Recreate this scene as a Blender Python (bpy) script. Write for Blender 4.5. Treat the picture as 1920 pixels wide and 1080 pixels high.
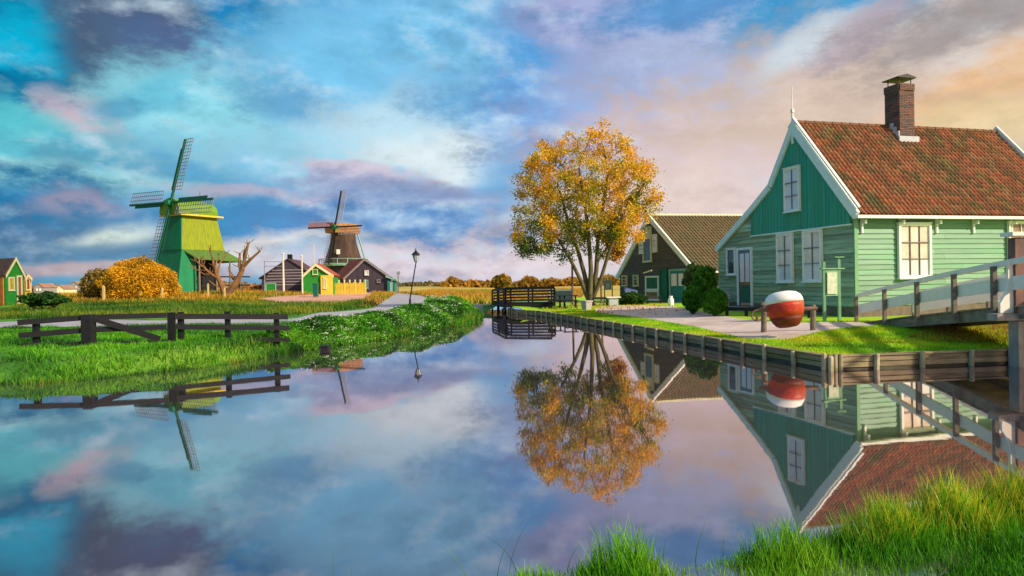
import bpy, math, random
import numpy as np
from mathutils import Vector, Matrix, noise
from mathutils.geometry import delaunay_2d_cdt
random.seed(7); RNG = np.random.default_rng(11)
for o in list(bpy.data.objects): bpy.data.objects.remove(o)
SC = bpy.context.scene; COL = SC.collection
R = math.radians
V = Vector
Z = V((0, 0, 1))

# ------------------------------------------------------------------ camera
F_PX, H_CAM, ROLL, PITCH = 1280.0, 1.74, 0.018, 8/1280
CAM = V((0, 0, H_CAM))
_F = V((0, math.cos(PITCH), -math.sin(PITCH))); _R0 = V((1, 0, 0)); _U0 = V((0, math.sin(PITCH), math.cos(PITCH)))
_R = _R0*math.cos(ROLL) - _U0*math.sin(ROLL); _U = _U0*math.cos(ROLL) + _R0*math.sin(ROLL)
cd = bpy.data.cameras.new('camera'); cam = bpy.data.objects.new('camera', cd); COL.objects.link(cam)
cd.sensor_width = 36; cd.lens = 36*F_PX/1920; cd.clip_start = .1; cd.clip_end = 6000
mw = Matrix((( _R.x, _U.x, -_F.x, CAM.x), (_R.y, _U.y, -_F.y, CAM.y), (_R.z, _U.z, -_F.z, CAM.z), (0, 0, 0, 1)))
cam.matrix_world = mw
SC.camera = cam

def ray(px, py): return _F + _R*((px-960)/F_PX) - _U*((py-540)/F_PX)
def at(px, py, D):
    r = ray(px, py); return CAM + r*(D/r.y)
def onz(px, py, z=0.0):
    r = ray(px, py); return CAM + r*((z-H_CAM)/r.z)

# ------------------------------------------------------------------ world, sun, exposure
SUN_AZ, SUN_EL = R(121), R(31)          # azimuth clockwise from +Y
sun_dir = V((math.sin(SUN_AZ)*math.cos(SUN_EL), math.cos(SUN_AZ)*math.cos(SUN_EL), math.sin(SUN_EL)))
ld = bpy.data.lights.new('sun', 'SUN'); ld.energy = 4.7; ld.angle = R(2.0); ld.color = (1, .86, .66)
sun = bpy.data.objects.new('sun', ld); COL.objects.link(sun)
sun.rotation_euler = sun_dir.to_track_quat('Z', 'Y').to_euler(); sun.location = (30, -30, 40)
SC.view_settings.view_transform = 'Standard'; SC.view_settings.look = 'None'
SC.view_settings.exposure = .3; SC.view_settings.gamma = 1; SC.view_settings.use_curve_mapping = False

def s2l(c):
    return tuple(((x/255)/12.92 if x/255 <= .04045 else ((x/255+.055)/1.055)**2.4) for x in c) + (1,)

W = bpy.data.worlds.new('World'); SC.world = W; W.use_nodes = True
nt = W.node_tree; nt.nodes.clear(); N = nt.nodes; L = nt.links
def nd(tree, typ, **kw):
    n = tree.nodes.new(typ)
    for k, v in kw.items():
        if k.startswith('i_'): n.inputs[int(k[2:])].default_value = v
        else: setattr(n, k, v)
    return n
def wmath(op, a, b=None, c=None, clamp=False):
    n = nt.nodes.new('ShaderNodeMath'); n.operation = op; n.use_clamp = clamp
    for i, x in enumerate((a, b, c)):
        if x is None: continue
        if isinstance(x, (int, float)): n.inputs[i].default_value = x
        else: L.new(x, n.inputs[i])
    return n.outputs[0]
tc = nd(nt, 'ShaderNodeTexCoord'); sep = nd(nt, 'ShaderNodeSeparateXYZ'); L.new(tc.outputs['Generated'], sep.inputs[0])
az = wmath('ARCTAN2', sep.outputs[0], sep.outputs[1]); el = wmath('ARCSINE', sep.outputs[2])
# feathery warp, stretched sideways near the horizon
sv = nd(nt, 'ShaderNodeVectorMath', operation='MULTIPLY'); L.new(tc.outputs['Generated'], sv.inputs[0]); sv.inputs[1].default_value = (1, 1, 2.2)
n1 = nd(nt, 'ShaderNodeTexNoise', noise_dimensions='3D'); n1.inputs['Scale'].default_value = 6.0; n1.inputs['Detail'].default_value = 2.5; n1.inputs['Roughness'].default_value = .5
L.new(sv.outputs[0], n1.inputs['Vector'])
n2 = nd(nt, 'ShaderNodeTexNoise', noise_dimensions='3D'); n2.inputs['Scale'].default_value = 12.0; n2.inputs['Detail'].default_value = 9; n2.inputs['Roughness'].default_value = .70; n2.inputs['Distortion'].default_value = 0
L.new(sv.outputs[0], n2.inputs['Vector'])
cs = nd(nt, 'ShaderNodeSeparateColor'); L.new(n1.outputs['Color'], cs.inputs[0])
waz = wmath('MULTIPLY_ADD', wmath('SUBTRACT', cs.outputs[0], .5), .12, az)
wel = wmath('MULTIPLY_ADD', wmath('SUBTRACT', cs.outputs[1], .5), .055, el)
uv = nd(nt, 'ShaderNodeCombineXYZ'); L.new(waz, uv.inputs[0]); L.new(wel, uv.inputs[1])
n4 = nd(nt, 'ShaderNodeTexNoise', noise_dimensions='3D'); n4.inputs['Scale'].default_value = 4.6; n4.inputs['Detail'].default_value = 4; n4.inputs['Roughness'].default_value = .55
L.new(tc.outputs['Generated'], n4.inputs['Vector'])
edge = wmath('ADD', wmath('MULTIPLY', wmath('SUBTRACT', n2.outputs['Fac'], .5), 2.0), wmath('MULTIPLY', wmath('SUBTRACT', n4.outputs['Fac'], .5), 1.5))
# base colour by the angle from the glow in the east-right
ca = wmath('COSINE', wmath('SUBTRACT', az, R(105)))
ramp = nd(nt, 'ShaderNodeValToRGB'); cr = ramp.color_ramp
stops = [(-1, (20, 130, 175)), (-.79, (35, 145, 190)), (-.5, (80, 160, 205)), (-.26, (125, 172, 218)), (.0, (165, 182, 212)), (.3, (215, 196, 180)), (1, (238, 204, 160))]
while len(cr.elements) < len(stops): cr.elements.new(.5)
for e, (p, c) in zip(cr.elements, stops): e.position = (p+1)/2; e.color = s2l(c)
L.new(wmath('MULTIPLY_ADD', ca, .5, .5), ramp.inputs[0])
def wmix(fac, a, b, bl='MIX'):
    n = nt.nodes.new('ShaderNodeMix'); n.data_type = 'RGBA'; n.blend_type = bl
    for s, x in ((n.inputs[0], fac), (n.inputs[6], a), (n.inputs[7], b)):
        if isinstance(x, (int, float, tuple)): s.default_value = x
        else: L.new(x, s)
    return n.outputs[2]
sky = nd(nt, 'ShaderNodeTexSky', sky_type='NISHITA'); sky.sun_disc = False
sky.sun_elevation = SUN_EL; sky.sun_rotation = SUN_AZ
sk = nd(nt, 'ShaderNodeVectorMath', operation='SCALE'); L.new(sky.outputs[0], sk.inputs[0]); sk.inputs['Scale'].default_value = .1
col = wmix(.85, sk.outputs[0], ramp.outputs[0])
# loose broken cloud over the whole dome
n3 = nd(nt, 'ShaderNodeTexNoise', noise_dimensions='3D'); n3.inputs['Scale'].default_value = 3.2; n3.inputs['Detail'].default_value = 8; n3.inputs['Roughness'].default_value = .6
L.new(sv.outputs[0], n3.inputs['Vector'])
mr = nd(nt, 'ShaderNodeMapRange', interpolation_type='SMOOTHSTEP'); L.new(n3.outputs['Fac'], mr.inputs[0]); mr.inputs[1].default_value = .48; mr.inputs[2].default_value = .66; mr.inputs[4].default_value = .45
col = wmix(mr.outputs[0], col, s2l((175, 195, 215)))
BLOBS = [  # px, py, rx, ry, rot, colour, strength
 (120, 60, 260, 110, 8, (4, 84, 130), 1), (8, 115, 80, 75, 40, (8, 172, 208), .95), (480, 20, 260, 55, 0, (18, 126, 186), .9), (430, 75, 90, 40, 20, (22, 140, 195), .8),
 (70, 200, 190, 55, 0, (8, 112, 156), .95), (255, 95, 105, 105, 10, (72, 92, 118), .97), (320, 105, 80, 40, 20, (74, 98, 128), .9), (450, 140, 130, 42, 18, (84, 100, 138), .95),
 (600, 60, 80, 40, 0, (92, 125, 172), .6), (85, 163, 30, 12, 0, (150, 158, 175), .85), (165, 218, 62, 24, 15, (192, 168, 180), .85), (385, 212, 150, 66, 0, (140, 214, 230), 1), (300, 175, 60, 26, -20, (100, 190, 215), .8), (165, 218, 62, 24, 15, (188, 172, 184), .75), (225, 200, 36, 16, 0, (80, 150, 185), .7),
 (30, 275, 150, 55, 0, (95, 200, 208), .9), (235, 305, 140, 42, 0, (92, 156, 185), .75), (80, 330, 190, 20, 4, (160, 220, 222), .9),
 (40, 390, 170, 52, 0, (16, 112, 160), .95), (170, 388, 75, 20, 5, (165, 155, 175), .85), (300, 420, 130, 30, 0, (70, 142, 185), .7),
 (60, 450, 220, 45, 0, (78, 118, 155), .9), (210, 447, 70, 24, -14, (205, 220, 212), .95), (180, 487, 240, 22, 0, (88, 132, 165), .8),
 (120, 520, 210, 14, 0, (192, 170, 172), .85),
 (590, 125, 120, 80, 0, (112, 190, 228), .8), (760, 90, 200, 130, 0, (120, 194, 232), .75), (600, 290, 250, 55, 0, (150, 205, 226), .8),
 (540, 195, 90, 32, 0, (92, 150, 192), .6), (760, 240, 140, 70, -10, (190, 222, 236), .85), (850, 300, 120, 42, 0, (222, 236, 240), .95), (880, 190, 110, 42, 5, (100, 162, 205), .9),
 (965, 225, 38, 50, 0, (205, 222, 235), .8), (690, 328, 110, 11, 3, (208, 190, 206), .85), (750, 357, 200, 20, 2, (145, 158, 195), .9),
 (440, 362, 120, 10, 0, (182, 172, 192), .75), (600, 373, 50, 8, 0, (200, 186, 200), .7), (760, 380, 150, 10, 0, (195, 205, 222), .8),
 (500, 415, 240, 30, 0, (62, 138, 190), .9), (780, 430, 240, 50, 0, (92, 138, 192), .95), (530, 462, 130, 24, -5, (222, 220, 220), .95),
 (640, 465, 90, 16, 0, (110, 165, 205), .6), (860, 500, 300, 30, 0, (208, 198, 212), .95),
 (1000, 120, 80, 130, 18, (56, 150, 214), .75), (960, 330, 70, 50, 0, (85, 160, 210), .6), (1090, 45, 120, 75, 20, (172, 168, 208), .85), (1080, 230, 160, 120, 10, (120, 160, 215), .85),
 (1250, 150, 230, 110, 0, (165, 176, 210), .8), (1330, 5, 240, 36, 0, (80, 145, 202), .9), (1560, 22, 170, 50, -10, (58, 148, 200), .95),
 (1420, 280, 330, 110, 0, (212, 188, 190), .85), (1600, 190, 300, 95, 0, (212, 190, 172), .9), (1500, 98, 95, 20, -25, (200, 210, 218), .9),
 (1600, 68, 100, 20, -30, (185, 168, 178), .8), (1860, 30, 200, 45, -8, (150, 145, 148), .75), (1870, 165, 170, 45, -22, (228, 186, 142), .9),
 (1890, 235, 100, 40, 0, (232, 208, 162), .85), (1300, 400, 300, 90, 0, (228, 206, 198), .9), (1060, 500, 260, 50, 0, (222, 208, 212), .9),
]
for (px, py, rx, ry, rot, c, st) in BLOBS:
    d = ray(px, py).normalized()
    mp = nd(nt, 'ShaderNodeMapping', vector_type='TEXTURE'); L.new(uv.outputs[0], mp.inputs[0])
    mp.inputs[1].default_value = (math.atan2(d.x, d.y), math.asin(d.z), 0)
    mp.inputs[2].default_value = (0, 0, -R(rot)); mp.inputs[3].default_value = (rx/1280*1.25, ry/1280*1.25, 1)
    ln = nd(nt, 'ShaderNodeVectorMath', operation='LENGTH'); L.new(mp.outputs[0], ln.inputs[0])
    m = nd(nt, 'ShaderNodeMapRange', interpolation_type='SMOOTHSTEP'); L.new(wmath('ADD', ln.outputs[1], edge), m.inputs[0])
    m.inputs[1].default_value = .36; m.inputs[2].default_value = 1.28; m.inputs[3].default_value = st; m.inputs[4].default_value = 0
    col = wmix(m.outputs[0], col, s2l(c))
# cloud relief: the same noise read a little towards the sun gives lit edges and shaded bases
rv = nd(nt, 'ShaderNodeVectorMath', operation='MULTIPLY'); L.new(tc.outputs['Generated'], rv.inputs[0]); rv.inputs[1].default_value = (1, 1, 1.9)
rs = nd(nt, 'ShaderNodeVectorMath', operation='ADD'); L.new(rv.outputs[0], rs.inputs[0]); rs.inputs[1].default_value = (.016, -.005, .028)
rn = []
for src in (rv, rs):
    q_ = nd(nt, 'ShaderNodeTexNoise', noise_dimensions='3D'); q_.inputs['Scale'].default_value = 6.5; q_.inputs['Detail'].default_value = 8; q_.inputs['Roughness'].default_value = .58
    L.new(src.outputs[0], q_.inputs['Vector']); rn.append(q_.outputs['Fac'])
body = nd(nt, 'ShaderNodeMapRange', interpolation_type='SMOOTHSTEP'); L.new(rn[0], body.inputs[0]); body.inputs[1].default_value = .44; body.inputs[2].default_value = .60
azf = nd(nt, 'ShaderNodeMapRange', interpolation_type='SMOOTHSTEP'); L.new(az, azf.inputs[0]); azf.inputs[1].default_value = -.1; azf.inputs[2].default_value = .35; azf.inputs[3].default_value = 1.0; azf.inputs[4].default_value = .35
rel = wmath('MULTIPLY', wmath('MULTIPLY', wmath('SUBTRACT', rn[0], rn[1]), 4.6), wmath('MULTIPLY', azf.outputs[0], wmath('MULTIPLY_ADD', body.outputs[0], .8, .2)))
lit = wmath('MULTIPLY', wmath('MAXIMUM', rel, 0.0), .72, clamp=True); shd = wmath('MULTIPLY', wmath('MAXIMUM', wmath('MULTIPLY', rel, -1.0), 0.0), .8, clamp=True)
col = wmix(lit, col, s2l((205, 226, 238))); col = wmix(shd, col, s2l((60, 98, 140)))
# fine lightness grain
gn = nd(nt, 'ShaderNodeMapRange'); L.new(n2.outputs['Fac'], gn.inputs[0]); gn.inputs[1].default_value = .3; gn.inputs[2].default_value = .7; gn.inputs[3].default_value = .84; gn.inputs[4].default_value = 1.18
gs = nd(nt, 'ShaderNodeVectorMath', operation='SCALE'); hs = nd(nt, 'ShaderNodeHueSaturation'); hs.inputs['Saturation'].default_value = 1.0; L.new(col, hs.inputs['Color']); L.new(hs.outputs[0], gs.inputs[0]); L.new(gn.outputs[0], gs.inputs['Scale'])
bg = nd(nt, 'ShaderNodeBackground'); L.new(gs.outputs[0], bg.inputs[0]); bg.inputs[1].default_value = .86
wo = nd(nt, 'ShaderNodeOutputWorld'); L.new(bg.outputs[0], wo.inputs[0])
W.cycles.sampling_method = 'MANUAL'; W.cycles.sample_map_resolution = 256

# ------------------------------------------------------------------ materials
MATS = {}
def mat(name, c1, c2=None, rough=.75, scale=3.0, stretch=(1, 1, 1), bump=0.0, bscale=None, rnd=0.0, attr=False, metal=0.0, transl=0.0, spec=.3, contrast=(.35, .65), c3=None, detail=5):
    if name in MATS: return MATS[name]
    m = bpy.data.materials.new(name); m.use_nodes = True; t = m.node_tree; t.nodes.clear(); l = t.links
    out = t.nodes.new('ShaderNodeOutputMaterial'); p = t.nodes.new('ShaderNodeBsdfPrincipled')
    p.inputs['Roughness'].default_value = rough; p.inputs['Metallic'].default_value = metal; p.inputs['Specular IOR Level'].default_value = spec
    geo = t.nodes.new('ShaderNodeNewGeometry'); mp = t.nodes.new('ShaderNodeMapping'); mp.inputs[3].default_value = stretch
    l.new(geo.outputs['Position'], mp.inputs[0])
    no = t.nodes.new('ShaderNodeTexNoise'); no.inputs['Scale'].default_value = scale; no.inputs['Detail'].default_value = detail; no.inputs['Roughness'].default_value = .6
    l.new(mp.outputs[0], no.inputs['Vector'])
    def mix(fac, a, b, bl='MIX'):
        n = t.nodes.new('ShaderNodeMix'); n.data_type = 'RGBA'; n.blend_type = bl
        for s, x in ((n.inputs[0], fac), (n.inputs[6], a), (n.inputs[7], b)):
            if isinstance(x, (int, float, tuple)): s.default_value = x
            else: l.new(x, s)
        return n.outputs[2]
    c1 = tuple(c1)+(1,)
    c2 = tuple(c2)+(1,) if c2 else tuple(x*.7 for x in c1[:3])+(1,)
    mr = t.nodes.new('ShaderNodeMapRange'); l.new(no.outputs['Fac'], mr.inputs[0]); mr.inputs[1].default_value = contrast[0]; mr.inputs[2].default_value = contrast[1]
    c = mix(mr.outputs[0], c1, c2)
    if c3:
        nb = t.nodes.new('ShaderNodeTexNoise'); nb.inputs['Scale'].default_value = scale*.23; nb.inputs['Detail'].default_value = 3
        l.new(mp.outputs[0], nb.inputs['Vector'])
        m3 = t.nodes.new('ShaderNodeMapRange'); l.new(nb.outputs['Fac'], m3.inputs[0]); m3.inputs[1].default_value = .5; m3.inputs[2].default_value = .64
        c = mix(m3.outputs[0], c, tuple(c3)+(1,))
    if attr:
        a = t.nodes.new('ShaderNodeAttribute'); a.attribute_name = 'tint'; c = mix(1.0, c, a.outputs['Color'], 'MULTIPLY')
    if rnd:
        oi = t.nodes.new('ShaderNodeObjectInfo'); m2 = t.nodes.new('ShaderNodeMapRange'); l.new(oi.outputs['Random'], m2.inputs[0])
        m2.inputs[3].default_value = 1-rnd; m2.inputs[4].default_value = 1+rnd
        vs = t.nodes.new('ShaderNodeVectorMath'); vs.operation = 'SCALE'; l.new(c, vs.inputs[0]); l.new(m2.outputs[0], vs.inputs['Scale']); c = vs.outputs[0]
    l.new(c, p.inputs['Base Color'])
    if bump:
        nb2 = t.nodes.new('ShaderNodeTexNoise'); nb2.inputs['Scale'].default_value = bscale or scale*4; nb2.inputs['Detail'].default_value = 6; l.new(mp.outputs[0], nb2.inputs['Vector'])
        b = t.nodes.new('ShaderNodeBump'); b.inputs['Strength'].default_value = .8; b.inputs['Distance'].default_value = bump; l.new(nb2.outputs['Fac'], b.inputs['Height']); l.new(b.outputs[0], p.inputs['Normal'])
    if transl:
        tr = t.nodes.new('ShaderNodeBsdfTranslucent'); l.new(c, tr.inputs[0]); ms = t.nodes.new('ShaderNodeMixShader'); ms.inputs[0].default_value = transl
        l.new(p.outputs[0], ms.inputs[1]); l.new(tr.outputs[0], ms.inputs[2]); l.new(ms.outputs[0], out.inputs[0])
    else: l.new(p.outputs[0], out.inputs[0])
    MATS[name] = m; return m

m_grass = mat('meadow_grass', (.09, .28, .015), (.03, .12, .01), scale=1.0, bump=.04, bscale=14, c3=(.17, .33, .02))
m_lawn = mat('lawn_grass', (.34, .60, .012), (.22, .48, .012), scale=1.3, bump=.03, bscale=18, c3=(.42, .44, .02))
m_field = mat('dry_field', (.62, .36, .08), (.42, .38, .05), scale=.22, bump=.05, bscale=3, c3=(.20, .26, .03))
m_pathR = mat('sand_path', (.66, .54, .50), (.52, .42, .40), scale=2.5, bump=.015, bscale=30, c3=(.48, .37, .33))
m_pathL = mat('grey_path', (.40, .38, .44), (.30, .29, .33), scale=1.2, bump=.01, bscale=20)
m_ramp = mat('pink_ramp', (.62, .34, .27), (.50, .24, .16), scale=.6, bump=.01, bscale=10)
m_green = mat('green_board', (.22, .385, .25), (.165, .32, .21), rough=.5, scale=2.2, stretch=(.5, .5, 9), bump=.003, bscale=25, rnd=.13, c3=(.17, .40, .22))
m_greenG = mat('shaded_side_green_board', (.20, .32, .17), (.42, .52, .36), rough=.42, scale=1.6, stretch=(.6, .6, 9), bump=.003, bscale=25, rnd=.30, c3=(.32, .32, .17))  # same paint as the side wall, with pale highlights painted into the streaks
m_teal = mat('teal_gable_board', (.035, .34, .225), (.02, .27, .18), rough=.5, scale=2, stretch=(6, 6, .5), bump=.003, bscale=25, rnd=.10, c3=(.06, .30, .19))
m_dkgreen = mat('dark_green_paint', (.01, .14, .09), (.008, .10, .07), rough=.45, scale=4)
m_white = mat('white_paint', (.90, .88, .82), (.82, .80, .75), rough=.5, scale=5, bump=.002, bscale=40)
m_railw = mat('cream_white_rail', (.96, .89, .77), (.90, .82, .70), rough=.5, scale=5, bump=.002, bscale=40)
m_bargew = mat('pale_mint_paint', (.80, .88, .82), (.72, .80, .75), rough=.5, scale=3)
m_tile = mat('clay_tile', (.37, .135, .06), (.23, .09, .042), rough=.8, scale=5, bump=.006, bscale=30, attr=True, c3=(.20, .12, .045), contrast=(.3, .7))
m_btile = mat('brown_tile', (.175, .125, .065), (.13, .095, .05), rough=.85, scale=2.5, bump=.006, bscale=20, attr=True, c3=(.13, .11, .055))
m_brick = mat('chimney_brick', (.17, .105, .09), (.13, .09, .08), rough=.9, scale=14, bump=.006, bscale=50, attr=True)
m_mortar = mat('mortar', (.16, .13, .12), rough=.95, scale=8)
m_lead = mat('grey_lead', (.55, .56, .60), (.45, .46, .50), rough=.5, scale=6)
m_dark = mat('black_tarred_wood', (.015, .014, .018), (.009, .009, .012), rough=.6, scale=5, stretch=(1, 1, 4), bump=.006, bscale=30, rnd=.25)
m_barn = mat('weathered_dark_board', (.125, .10, .09), (.08, .068, .065), rough=.75, scale=1.5, stretch=(1, 1, 10), bump=.006, bscale=12, rnd=.2, c3=(.14, .11, .08))
m_glass = mat('window_glass', (.86, .72, .62), (.76, .58, .46), rough=.06, scale=2.5, spec=.9, rnd=.15, contrast=(.4, .6))
m_curt = mat('white_curtain_glass', (.80, .77, .79), (.70, .66, .68), rough=.1, scale=3, spec=.8, rnd=.08)
m_dglass = mat('dark_window_glass', (.05, .06, .07), (.10, .10, .09), rough=.05, scale=3, spec=.9)
m_sash = mat('grey_sash', (.22, .19, .19), rough=.5)
m_quay = mat('quay_plank', (.36, .28, .165), (.20, .15, .085), rough=.8, scale=2.2, stretch=(1, 1, 6), bump=.01, bscale=14, rnd=.28, c3=(.20, .19, .06))
m_wet = mat('wet_plank', (.07, .06, .03), (.04, .04, .02), rough=.5, scale=4, stretch=(1, 1, 5), rnd=.2)
m_post = mat('quay_post', (.46, .40, .26), (.28, .26, .14), rough=.85, scale=6, bump=.01, bscale=20, rnd=.25)
m_oldwood = mat('grey_old_wood', (.27, .21, .15), (.16, .125, .10), rough=.85, scale=4, stretch=(1, 1, 3), bump=.008, bscale=24, rnd=.2)
m_brownpost = mat('brown_post', (.24, .13, .10), (.15, .085, .075), rough=.7, scale=4, bump=.006, bscale=24)
m_pier = mat('pale_pier', (.45, .38, .32), (.30, .25, .20), rough=.85, scale=3, stretch=(3, 3, 1), bump=.008, bscale=20)
m_red = mat('buoy_red', (.60, .045, .02), (.46, .035, .02), rough=.45, scale=7, bump=.006, bscale=22, c3=(.42, .09, .03), contrast=(.42, .6))
m_redlow = mat('buoy_dark_red', (.20, .03, .012), (.12, .02, .01), rough=.6, scale=6)  # darker red for the lower end of the buoy
m_rust = mat('rusty_iron', (.25, .13, .10), (.14, .08, .06), rough=.7, scale=9)
m_signgreen = mat('sign_green', (.20, .40, .22), (.16, .33, .18), rough=.5, scale=5)
m_paper = mat('sign_panel', (.55, .58, .42), (.42, .50, .36), rough=.6, scale=9, contrast=(.45, .55))
m_stone = mat('stone', (.45, .42, .40), (.35, .32, .30), rough=.9, scale=8)
m_plinth = mat('plinth', (.22, .16, .12), (.14, .11, .09), rough=.9, scale=6)
m_bark = mat('bark', (.15, .13, .055), (.09, .075, .04), rough=.9, scale=3, stretch=(1, 1, .3), bump=.02, bscale=10)
m_dead = mat('dead_wood', (.30, .15, .06), (.14, .07, .04), rough=.85, scale=2, bump=.02, bscale=6)
m_leaf = mat('leaves', (1, 1, 1), (.72, .72, .72), rough=.6, scale=1.2, attr=True, transl=.35)
m_blade = mat('grass_blades', (1, 1, 1), (.65, .65, .65), rough=.5, scale=1.1, attr=True, transl=.35)
m_flower = mat('white_flowers', (.78, .82, .74), (.6, .68, .55), rough=.7, scale=5, transl=.3)
m_mill = mat('mill_lit_green_board', (.26, .30, .008), (.16, .22, .012), rough=.7, scale=1.6, stretch=(3, 3, .25), bump=.01, bscale=6)  # yellow of the sunlit face painted into the board colour
m_milld = mat('mill_dark_green', (.012, .22, .09), (.01, .16, .075), rough=.6, scale=.8, stretch=(2, 2, .4))  # darker green; on the front face it carries the painted shade
m_millcap = mat('mill_cap_green', (.16, .30, .02), (.12, .24, .02), rough=.6, scale=1)
m_canopy = mat('mill_canopy', (.09, .19, .03), (.06, .13, .03), rough=.8, scale=2, stretch=(3, 3, .3))
m_lath = mat('sail_lath', (.45, .38, .42), (.36, .30, .33), rough=.8, scale=2)
m_pink = mat('pink_sailcloth', (.66, .34, .40), (.55, .28, .34), rough=.8, scale=2)
m_cream = mat('cream_paint', (.75, .70, .42), (.62, .58, .35), rough=.6, scale=3)
m_yellow = mat('yellow_paint', (.75, .55, .06), (.62, .45, .05), rough=.6, scale=2)
m_thatch = mat('black_mill_thatch', (.10, .06, .04), (.04, .03, .03), rough=.95, scale=1.2, stretch=(1, 1, .3), bump=.05, bscale=4)
m_capw = mat('brown_cap_wood', (.42, .20, .06), (.28, .12, .05), rough=.8, scale=1, stretch=(2, 2, .5))
m_purple = mat('dark_purple_board', (.075, .055, .085), (.05, .04, .06), rough=.8, scale=1, stretch=(2, 2, .5), rnd=.1)
m_redroof = mat('red_roof', (.40, .08, .035), (.26, .05, .03), rough=.85, scale=1.5, bump=.03, bscale=5)
m_darkroof = mat('dark_roof', (.10, .055, .055), (.06, .04, .05), rough=.85, scale=1.5, bump=.03, bscale=5)
m_brightgreen = mat('bright_green_board', (.025, .26, .03), (.02, .20, .025), rough=.6, scale=2)
m_tealp = mat('light_teal_paint', (.25, .48, .38), (.2, .4, .33), rough=.6, scale=2)
m_orangew = mat('orange_wall', (.50, .17, .04), (.4, .13, .03), rough=.8, scale=3)
m_blackiron = mat('black_iron', (.015, .015, .02), rough=.45, scale=6)
m_lampglass = mat('lamp_glass', (.55, .60, .62), (.45, .5, .52), rough=.15, spec=.8)
m_bluetarp = mat('blue_tarp', (.03, .06, .28), (.25, .32, .50), rough=.6, scale=5)
m_tealdoor = mat('teal_door', (.02, .21, .20), (.015, .17, .165), rough=.5, scale=4)
m_emerald = mat('emerald_door', (.0, .17, .10), (.0, .12, .08), rough=.5, scale=4)
m_box = mat('boxwood_core', (.03, .09, .01), rough=.9, scale=6)
m_greywall = mat('grey_board', (.32, .32, .34), (.2, .2, .22), rough=.7, scale=5)
m_palepole = mat('pale_pole', (.72, .66, .62), (.6, .52, .46), rough=.6, scale=3)
m_paleyel = mat('sunlit_pale_post', (.68, .52, .24), rough=.7, scale=3)
m_far = mat('far_roof', (.30, .14, .08), (.25, .22, .2), rough=.9, scale=.4)

# ------------------------------------------------------------------ mesh builder
WL = {}
class MB:
    def __init__(s): s.v = []; s.f = []; s.c = None
    def add(s, vs, fs):
        k = len(s.v); s.v += [V(v) for v in vs]; s.f += [tuple(i+k for i in f) for f in fs]; return s
    def obox(s, o, a, b, c):       # corner + three edge vectors
        o, a, b, c = map(V, (o, a, b, c))
        return s.add([o, o+a, o+a+b, o+b, o+c, o+a+c, o+a+b+c, o+b+c], [(0, 3, 2, 1), (4, 5, 6, 7), (0, 1, 5, 4), (1, 2, 6, 5), (2, 3, 7, 6), (3, 0, 4, 7)])
    def box(s, c, sx, sy, sz, rz=0):
        x = V((math.cos(rz), math.sin(rz), 0)); y = V((-x.y, x.x, 0)); c = V(c)
        return s.obox(c - x*sx/2 - y*sy/2 - Z*sz/2, x*sx, y*sy, Z*sz)
    def beam(s, p, q, w, h, up=Z):
        p, q = V(p), V(q); d = (q-p).normalized(); sd = d.cross(V(up))
        if sd.length < 1e-4: sd = V((1, 0, 0))
        sd.normalize(); u = sd.cross(d)
        return s.obox(p - sd*w/2 - u*h/2, q-p, sd*w, u*h)
    def tube(s, pts, rs, n=8, cap=True):
        pts = [V(p) for p in pts]; k = len(s.v)
        for i, (p, r) in enumerate(zip(pts, rs)):
            d = (pts[min(i+1, len(pts)-1)] - pts[max(i-1, 0)]).normalized()
            a = d.cross(V((.3, .9, .1))); a = a.normalized() if a.length > 1e-3 else V((1, 0, 0)); b = d.cross(a)
            s.v += [p + (a*math.cos(2*math.pi*j/n) + b*math.sin(2*math.pi*j/n))*r for j in range(n)]
        for i in range(len(pts)-1):
            for j in range(n):
                s.f.append((k+i*n+j, k+i*n+(j+1) % n, k+(i+1)*n+(j+1) % n, k+(i+1)*n+j))
        if cap:
            s.f.append(tuple(k+j for j in range(n))[::-1]); s.f.append(tuple(k+(len(pts)-1)*n+j for j in range(n)))
        return s
    def lathe(s, c, prof, n=20, axis=Z):
        c = V(c); ax = V(axis).normalized(); a = ax.cross(V((.2, 1, .1))).normalized(); b = ax.cross(a); k = len(s.v)
        for (r, z) in prof:
            s.v += [c + ax*z + (a*math.cos(2*math.pi*j/n) + b*math.sin(2*math.pi*j/n))*max(r, .001) for j in range(n)]
        for i in range(len(prof)-1):
            for j in range(n): s.f.append((k+i*n+j, k+i*n+(j+1) % n, k+(i+1)*n+(j+1) % n, k+(i+1)*n+j))
        s.f.append(tuple(k+j for j in range(n))[::-1]); s.f.append(tuple(k+(len(prof)-1)*n+j for j in range(n)))
        return s
    def prism(s, poly, ext):       # planar polygon + extrusion vector
        n = len(poly); ext = V(ext); vs = [V(p) for p in poly] + [V(p)+ext for p in poly]
        return s.add(vs, [tuple(range(n))[::-1], tuple(range(n, 2*n))] + [(i, (i+1) % n, n+(i+1) % n, n+i) for i in range(n)])
    def build(s, name, m, parent=None, org=None, smooth=False):
        pw = WL.get(parent.name, V((0, 0, 0))) if parent else V((0, 0, 0))
        if org is None:
            org = pw.copy() if parent else V((0, 0, 0))
        org = V(org); me = bpy.data.meshes.new(name); me.from_pydata([tuple(v-org) for v in s.v], [], s.f)
        me.materials.append(m)
        if smooth: me.polygons.foreach_set('use_smooth', [True]*len(me.polygons))
        o = bpy.data.objects.new(name, me); COL.objects.link(o); o.location = org - pw
        if parent: o.parent = parent
        WL[o.name] = org.copy()
        return fixn(o)
def fixn(o):
    import bmesh
    b = bmesh.new(); b.from_mesh(o.data)
    if len(b.faces) < 4000: bmesh.ops.recalc_face_normals(b, faces=b.faces); b.to_mesh(o.data)
    b.free(); return o
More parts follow.
